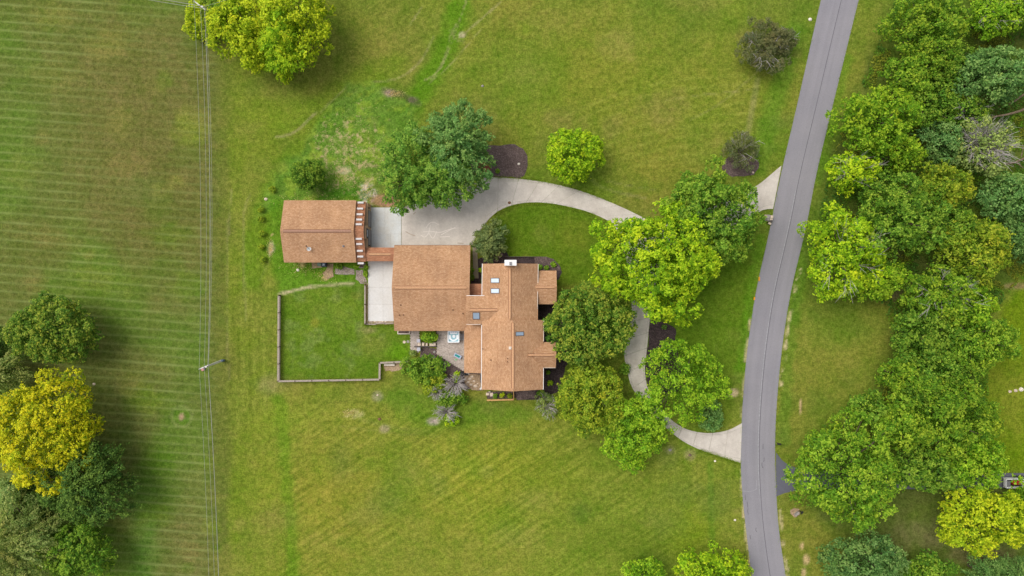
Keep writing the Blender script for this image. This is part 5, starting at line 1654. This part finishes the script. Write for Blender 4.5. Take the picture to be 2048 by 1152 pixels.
for k, (cx, cy) in enumerate(((1003, 509.5), (999, 514), (994.5, 521.5), (991.5, 521))):
    X, Y, _ = P(cx, cy)
    mb = MB()
    for j in range(9):
        a_ = j * 0.7
        mb.tube([(X, Y, 0.03), (X + 0.14 * math.cos(a_), Y + 0.14 * math.sin(a_), 0.24), (X + 0.24 * math.cos(a_), Y + 0.24 * math.sin(a_), 0.2)], [0.02, 0.025, 0.01], 4)
    tag(mb.build('dry_plant', M['stone']), ('northernmost pale dry tuft in the mulch, nearest the ring lawn', 'second pale dry tuft from the north beside the juniper', 'pale dry tuft nearest the chimney', 'pale dry tuft closest to the front walk')[k], 'plant', 'dry tufts by the chimney')

# --- wood east of the road
W = [
    (1852, 58, 82, 78, 12, 'leafy', 1.15, 0.03, 'bright green tree at the north end of the wood, nearest the road'),
    (1822, 150, 56, 52, 9, 'leafy', 1.0, 0.08, 'lower green tree just south of the northernmost wood tree'),
    (1985, 30, 56, 48, 10, 'bright', 1.1, 0.15, 'sparse bright tree in the far north corner of the wood'),
    (2045, 20, 40, 40, 10, 'leafy', 1.1, 0.1, 'green tree cut by the frame in the north corner of the wood'),
    (1982, 150, 72, 58, 12, 'blue', 1.05, 0.0, 'bluish green rounded tree in the north part of the wood'),
    (1756, 245, 84, 74, 14, 'bright', 1.15, 0.02, 'bright round yellow-green tree standing closest to the road bend'),
    (1858, 205, 54, 60, 8, 'green', 0.95, 0.1, 'low dark green tree between the bright round tree and the bluish tree'),
    (1960, 292, 66, 58, 10, 'grey', 0.9, 0.18, 'half dead greyish tree with bare twigs and lime leaves'),
    (1885, 285, 46, 46, 8, 'blue', 0.9, 0.05, 'small bluish tree west of the half dead tree'),
    (1700, 345, 56, 36, 12, 'lime', 1.05, 0.12, 'yellow-green spreading tree under the round roadside tree'),
    (1800, 308, 44, 36, 11, 'bright', 1.0, 0.04, 'small bright tree between the roadside tree and the olive tree'),
    (1880, 378, 58, 54, 12, 'olive', 1.1, 0.03, 'olive-yellow tree in the middle of the wood'),
    (2015, 395, 62, 52, 10, 'blue', 1.0, 0.06, 'bluish green tree at the eastern side of the wood'),
    (2040, 470, 40, 60, 11, 'blue', 1.0, 0.08, 'tall bluish tree cut by the frame at the east of the wood'),
    (1795, 432, 92, 88, 15, 'green', 1.25, 0.02, 'large mid green tree in the centre of the wood'),
    (1688, 512, 82, 104, 14, 'lime', 1.15, 0.14, 'open yellow-green tree with bare limbs beside the road'),
    (1752, 560, 56, 46, 9, 'bright', 0.95, 0.06, 'low green tree behind the open yellow-green roadside tree'),
    (1948, 500, 74, 72, 13, 'olive', 1.15, 0.06, 'olive green tree with yellow tips at the eastern edge of the wood'),
    (1875, 590, 74, 62, 11, 'leafy', 1.0, 0.12, 'green tree with bare grey twigs south of the olive one'),
    (1935, 610, 54, 52, 10, 'bright', 1.0, 0.08, 'bright green tree by the eastern grass clearing'),
    (1838, 672, 72, 60, 11, 'green', 1.05, 0.06, 'green tree reaching into the clearing beside the road'),
    (1955, 680, 74, 70, 12, 'leafy', 0.95, 0.10, 'green tree with pale leaf tips leaning toward the eastern grass'),
    (1880, 730, 72, 52, 10, 'green', 1.0, 0.06, 'dark green tree low in the middle of the eastern wood'),
    (1802, 748, 40, 44, 9, 'leafy', 0.95, 0.08, 'small green tree at the edge of the roadside clearing'),
    (1735, 815, 38, 36, 8, 'green', 0.95, 0.0, 'small round green tree above the asphalt drive entrance'),
    (1885, 835, 100, 92, 14, 'leafy', 1.25, 0.03, 'large bright green tree north of the asphalt drive'),
    (1945, 925, 68, 62, 12, 'bright', 1.1, 0.03, 'light green tree overhanging the asphalt drive near the white trailer'),
    (1692, 940, 118, 112, 14, 'leafy', 1.3, 0.03, 'broad dark green tree overhanging the mouth of the asphalt drive'),
    (1965, 1040, 104, 72, 12, 'gold', 1.1, 0.06, 'golden green tree south of the asphalt drive'),
    (2045, 1010, 40, 48, 9, 'bright', 1.0, 0.04, 'bright tree cut by the frame beside the white trailer'),
    (1730, 1120, 92, 56, 11, 'blue', 1.1, 0.04, 'bluish green tree at the south end of the verge'),
    (1852, 938, 68, 52, 11, 'green', 1.05, 0.0, 'green tree closing over the asphalt drive between the broad tree and the light one'),
    (1800, 850, 56, 50, 10, 'leafy', 1.05, 0.0, 'green tree between the small round tree and the large bright one'),
    (1840, 790, 52, 46, 10, 'green', 1.0, 0.0, 'green tree above the large bright tree north of the asphalt drive'),
    (1905, 455, 46, 56, 10, 'green', 1.0, 0.05, 'dark green tree wedged between the central tree and the olive yellow-tipped tree'),
    (1935, 225, 44, 36, 7, 'green', 0.95, 0.15, 'low green tree below the bluish rounded tree, near the bare logs'),
    (1900, 130, 40, 50, 8, 'green', 0.95, 0.1, 'low green tree between the northern trees and the bluish rounded tree'),
    (1850, 1145, 54, 40, 9, 'green', 1.0, 0.08, 'green tree at the bottom of the wood beside bare dirt'),
]
for k, (cx, cy, rx, ry, h, pal, puff, gaps, lb) in enumerate(W):
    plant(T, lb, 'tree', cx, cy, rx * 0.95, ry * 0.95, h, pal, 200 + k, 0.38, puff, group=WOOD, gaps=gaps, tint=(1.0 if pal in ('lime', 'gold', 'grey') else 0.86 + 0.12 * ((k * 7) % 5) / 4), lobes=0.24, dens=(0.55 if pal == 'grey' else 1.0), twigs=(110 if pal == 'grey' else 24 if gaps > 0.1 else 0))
for k, (cx, cy, lb) in enumerate(((1970, 1150, 'blue-green conifer at the bottom edge, west of its twin'), (2025, 1150, 'blue-green conifer at the bottom corner, east of its twin'))):
    plant('conifer', lb, 'conifer', cx, cy, 34, 34, 8, 'blue', 260 + k, 0.22, 0.8, elong=1.9, group='conifers at the bottom of the wood')
plant(T, 'bright green tree at the bottom edge, west of the road, the smaller of two', 'tree', 1290, 1148, 44, 34, 8, 'bright', 271, 0.30, 0.9, gaps=0.06)
plant(T, 'yellow-green tree at the bottom edge close to the road, the larger of two', 'tree', 1428, 1146, 76, 50, 10, 'lime', 272, 0.32, 1.0)

# undergrowth of the wood: low leaves nobody could count
rng = np.random.default_rng(99)
wp = [(1800, -30), (1740, 130), (1700, 215), (1660, 330), (1640, 420), (1650, 560), (1760, 600), (1800, 690), (1760, 800), (1840, 905), (1980, 905), (1975, 640), (2040, 560), (2110, 540), (2110, -30)]
N_ = 90000
ux = rng.uniform(1640, 2110, N_); uy = rng.uniform(-30, 905, N_)
ok = in_poly(ux, uy, wp) & (fbm(ux / 28, uy / 28, 4) > 0.44)
ux, uy = ux[ok], uy[ok]
hh = 0.15 + 1.5 * np.clip(fbm(ux / 22 + 50, uy / 22, 3) - 0.3, 0, 1) * rng.random(len(ux)) ** 0.5 * 2
k_ = (1 - hh / CAM_H) / PPM
pos = np.stack([(ux - 1024) * k_, (576 - uy) * k_, hh], 1)
cl = fbm(ux / 40 + 9, uy / 40 + 4, 4)[:, None]
c0 = L3((92, 128, 34)); c1 = L3((70, 106, 44)); c2 = L3((118, 122, 46))
col = c0 + (c1 - c0) * sstep(0.45, 0.6, cl) + (c2 - c0) * sstep(0.48, 0.36, cl)
col = col * (1 + rng.normal(size=(len(ux), 1)) * 0.16)
me = leaf_mesh('undergrowth', pos, unit(rng.normal(size=(len(ux), 3)) * 0.6 + np.array([0, 0, 1.0])), 0.30 * rng.uniform(0.6, 1.4, len(ux)), np.clip(col, 0.01, 0.8), rng)
o = bpy.data.objects.new('undergrowth', me); COL.objects.link(o); o['kind'] = 'stuff'
# tall grass and weeds: rough plot, fence lines, road verges
def weeds(name, pts_fn, n, cols, size, hmax, seed):
    rng = np.random.default_rng(seed)
    ux, uy = pts_fn(rng, n)
    hh = hmax * rng.random(len(ux)) ** 1.5 + 0.03
    k_ = (1 - hh / CAM_H) / PPM
    pos = np.stack([(ux - 1024) * k_, (576 - uy) * k_, hh], 1)
    w_ = rng.random((len(ux), 1))
    col = L3(cols[0]) * w_ + L3(cols[1]) * (1 - w_)
    me = leaf_mesh(name, pos, unit(rng.normal(size=(len(ux), 3)) + np.array([0, 0, 0.6])), size * rng.uniform(0.6, 1.4, len(ux)), np.clip(col, 0.01, 0.8), rng, 0.4)
    o = bpy.data.objects.new(name, me); COL.objects.link(o); o['kind'] = 'stuff'
rp_ = [(700, 168), (765, 172), (842, 205), (830, 262), (790, 340), (745, 400), (570, 398), (525, 430), (540, 370), (600, 300), (640, 240)]
def rough_pts(rng, n):
    x, y = rng.uniform(515, 845, n), rng.uniform(165, 435, n)
    ok = in_poly(x, y, rp_) & (fbm(x / 17 + 3, y / 17 + 60, 4) > 0.5)
    return x[ok], y[ok]
weeds('weeds', rough_pts, 16000, ((92, 124, 40), (74, 106, 34)), 0.17, 0.22, 1)
def edge_pts(rng, n):
    lines = [([(561, 592), (560, 762), (762, 758.5), (762, 725), (820, 722)], 4), ([(563, 402), (563, 530), (640, 530), (700, 530)], 9), ([(731, 560), (729, 650), (787, 651)], 3),
             (RL, 1.6), (RR, 1.6), ([(955, 353), (1040, 356.5), (1090, 363), (1140, 374), (1220, 403)], 1.2), ([(990, 428), (1035, 409), (1100, 408), (1190, 430)], 1.2), ([(1400, 901), (1480, 927)], 1.5)]
    X, Y = [], []
    per = n // len(lines)
    for l, w in lines:
        q = resample(list(l), 200)
        i = rng.integers(0, 201, per)
        q = np.array(q)
        X.append(q[i, 0] + rng.normal(size=per) * w + rng.uniform(-1, 1, per)); Y.append(q[i, 1] + rng.normal(size=per) * w + rng.uniform(-3, 3, per))
    x, y = np.concatenate(X), np.concatenate(Y)
    return x, y
weeds('tall_grass', edge_pts, 16000, ((98, 132, 34), (126, 136, 52)), 0.13, 0.16, 2)

# ------------------------------------------------------------------ fallen logs, mailboxes, stones, trailer
def log(label, pts, r0, r1, z=0.35, forks=()):
    X, Y, _ = P(*pts[0])
    t = thing('fallen_log', label, 'log', (X, Y, 0), 'bare logs lying in the wood')
    n = len(pts)
    MB().tube([P(p[0], p[1], z + 0.25 * math.sin(i)) for i, p in enumerate(pts)], [r0 + (r1 - r0) * i / (n - 1) for i in range(n)], 8).build('stem', M['log_wood'], t)
    for f in forks:
        MB().tube([P(p[0], p[1], z + 0.5) for p in f], [r1 * 1.1, r1 * 0.8, r1 * 0.4][:len(f)], 6).build('limb', M['log_wood'], t)
log('long bare log above the half dead tree, its thick end cut by the frame', [(2070, 208), (2040, 222), (2015, 229), (1990, 233), (1972, 241), (1945, 250)], 0.22, 0.09, 4.5)
log('shorter bare log north of the long one', [(2070, 175), (2046, 190), (2030, 202), (2018, 208)], 0.18, 0.1, 4.5)
log('forked bare log east of the half dead tree', [(2075, 306), (2045, 318), (2030, 325), (2012, 328), (1985, 334)], 0.22, 0.08, 4.5, [[(2034, 325), (2044, 334), (2056, 342)], [(2042, 314), (2046, 300), (2045, 288)]])
log('pale stick in the brush near the north end of the wood', [(1780, 135), (1795, 127), (1808, 120)], 0.07, 0.04, 0.8)

t = thing('stone_mailbox', 'stacked stone mailbox pillar at the road edge by the northern drive mouth', 'mailbox', (*P(1539, 437)[:2], 0))
X, Y, _ = P(1539, 436.5, 0.6)
r = random.Random(3)
for k, (dx_, dy_, w_, h_, z_) in enumerate(((-0.3, 0.2, 0.55, 0.5, 1.0), (0.22, 0.22, 0.5, 0.48, 1.05), (-0.3, -0.22, 0.5, 0.36, 0.85), (0.2, -0.18, 0.5, 0.34, 0.9), (0.5, 0.28, 0.3, 0.3, 0.5), (-0.45, 0.5, 0.35, 0.2, 0.5), (0.0, 0.52, 0.4, 0.2, 0.45))):
    MB().obox(X + dx_, Y + dy_, 0, z_, w_, h_, r.uniform(-0.2, 0.2), 0.9).build('stone', M['stone'] if k % 2 else M['stone_grey'], t)
MB().obox(X + 0.0, Y - 0.5, 0.55, 0.8, 0.8, 0.2, -0.1).build('mailbox_body', M['dark_frame'], t)
MB().obox(X + 0.05, Y - 0.85, 0.4, 0.62, 0.45, 0.3, -0.4).build('newspaper_holder', M['stone'], t)
t = thing('mailbox', 'grey post with dark mailbox in a bare patch south of the asphalt drive', 'mailbox', (*P(1596, 1025)[:2], 0))
X, Y, _ = P(1594, 1028, 0.4)
an2 = math.radians(38)
MB().obox(X, Y, 0, 0.5, 0.85, 0.34, an2).build('plinth', M['stone_grey'], t)
MB().obox(X + 0.5, Y + 0.45, 0, 1.0, 0.12, 0.12, an2).build('post', M['dark'], t)
MB().obox(X + 0.52, Y + 0.47, 1.0, 1.25, 0.5, 0.22, an2 + 0.3).build('box', M['dark'], t)
t = thing('mailbox', 'small dark mailbox on the verge just north of the asphalt drive', 'mailbox', (*P(1558, 888)[:2], 0))
X, Y, _ = P(1558, 888, 1.0)
MB().box(X - 0.06, X + 0.06, Y - 0.06, Y + 0.06, 0, 1.0).build('post', M['post'], t)
MB().tube([(X - 0.28, Y + 0.03, 1.12), (X + 0.28, Y - 0.03, 1.12)], 0.14, 8).build('box', M['dark'], t)
bedd = bed('dirt_path', oval(1591, 1025, 10, 9, 14), M['dirt'], 0.02, 1.5, 31)
R_ = [(1620, 39, 0.34, 'rock_white', 'white rock on the north lawn beside the road top'), (1470, 1040, 0.22, 'rock_white', 'whitish rock on the south lawn near the road'), (1037.6, 328, 0.24, 'rock_white', 'white rock on the mulch bed by the curved drive'),
      (965, 172, 0.24, 'stone_grey', 'bluish grey stone alone on the north lawn'), (759, 838, 0.3, 'rust', 'dark purplish mound cover in the lawn south of the yard'), (755, 790, 0.18, 'stone', 'pale stone in the ringed bare spot south of the yard'),
      (532, 398, 0.3, 'stone', 'pale ring stone between the first two small shrubs'), (188, 768, 0.26, 'stone', 'pale stump beside the golden tree'), (1340, 900, 0.28, 'stone_grey', 'grey stone in the ringed spot near the southern drive'),
      (1380, 910, 0.3, 'log_wood', 'brown stump in a dry ring near the southern drive'), (1018.5, 405.5, 0.3, 'rust', 'brown stone lying on the inner edge of the curved drive'), (1430, 922, 0.2, 'rock_white', 'small white stone by the southern drive mouth'),
      (596, 540, 0.28, 'rock_white', 'pale rock south of the barn'), (1506, 345, 0.2, 'stone', 'small pale stone at the edge of the mulch ring by the drive mouth'), (2020, 783, 0.3, 'stone', 'first of three pale stones in the eastern grass'), (2031, 781, 0.34, 'stone', 'middle of three pale stones in the eastern grass'), (2042, 778.5, 0.42, 'rock_white', 'biggest and whitest of three stones in the eastern grass')]
for k, (cx, cy, r_, m_, lb) in enumerate(R_):
    X, Y, _ = P(cx, cy)
    tag(MB().lump(X, Y, 0.0, r_, r_ * 0.85, r_ * 0.7, 300 + k, 9, 4).build('stone' if m_ != 'log_wood' else 'stump', M[m_]), lb, 'stone' if m_ != 'log_wood' else 'stump')
def chip_pts(rng, n):
    c = [(735, 385, 12, 20), (690, 345, 40, 50), (700, 255, 60, 50), (540, 497, 6, 14), (790, 187, 14, 6), (605, 535, 30, 14), (700, 826, 14, 6), (648, 550, 20, 12), (615, 400, 60, 12)]
    X, Y = [], []
    for cx, cy, sx, sy in c:
        X.append(rng.normal(cx, sx * 0.6, n // len(c))); Y.append(rng.normal(cy, sy * 0.6, n // len(c)))
    x, y = np.concatenate(X), np.concatenate(Y)
    inb = (x > 560) & (x < 738) & (y > 402) & (y < 526)
    return x[~inb], y[~inb]
weeds('straw_litter', chip_pts, 1800, ((206, 190, 156), (172, 150, 116)), 0.2, 0.05, 5)

t = thing('utility_trailer', 'white railed trailer with red load parked by the asphalt drive', 'trailer', (*P(2035, 966)[:2], 0))
a = P(2012, 958, 1.2); b = P(2080, 975, 1.2)
MB().box(a[0] + 0.1, b[0], b[1], a[1], 0.55, 0.7).build('bed', M['dark'], t)
for y_, z_ in ((a[1], 1.35), (b[1], 1.35)):
    MB().box(a[0], b[0], y_ - 0.1, y_ + 0.1, 0.6, z_).build('side_rail', M['white'], t)
for f in (0.0, 0.52, 0.98):
    X = a[0] + (b[0] - a[0]) * f
    MB().box(X - 0.06, X + 0.06, b[1] + 0.1, a[1] - 0.1, 0.7, 1.25).build('cross_rail', M['white'], t)
MB().box(a[0] + 1.2, a[0] + 2.5, b[1] + 0.45, a[1] - 0.25, 0.7, 1.15).build('load', M['red'], t)
MB().box(a[0] + 0.25, a[0] + 0.9, b[1] + 0.2, a[1] - 0.35, 0.7, 1.0).build('load', M['grey_metal'], t)
for X in (a[0] + 2.2, a[0] + 3.1):
    for y_ in (a[1] + 0.2, b[1] - 0.2):
        MB().tube([(X, y_ - 0.1, 0.34), (X, y_ + 0.1, 0.34)], 0.34, 14).build('wheel', M['dark'], t)
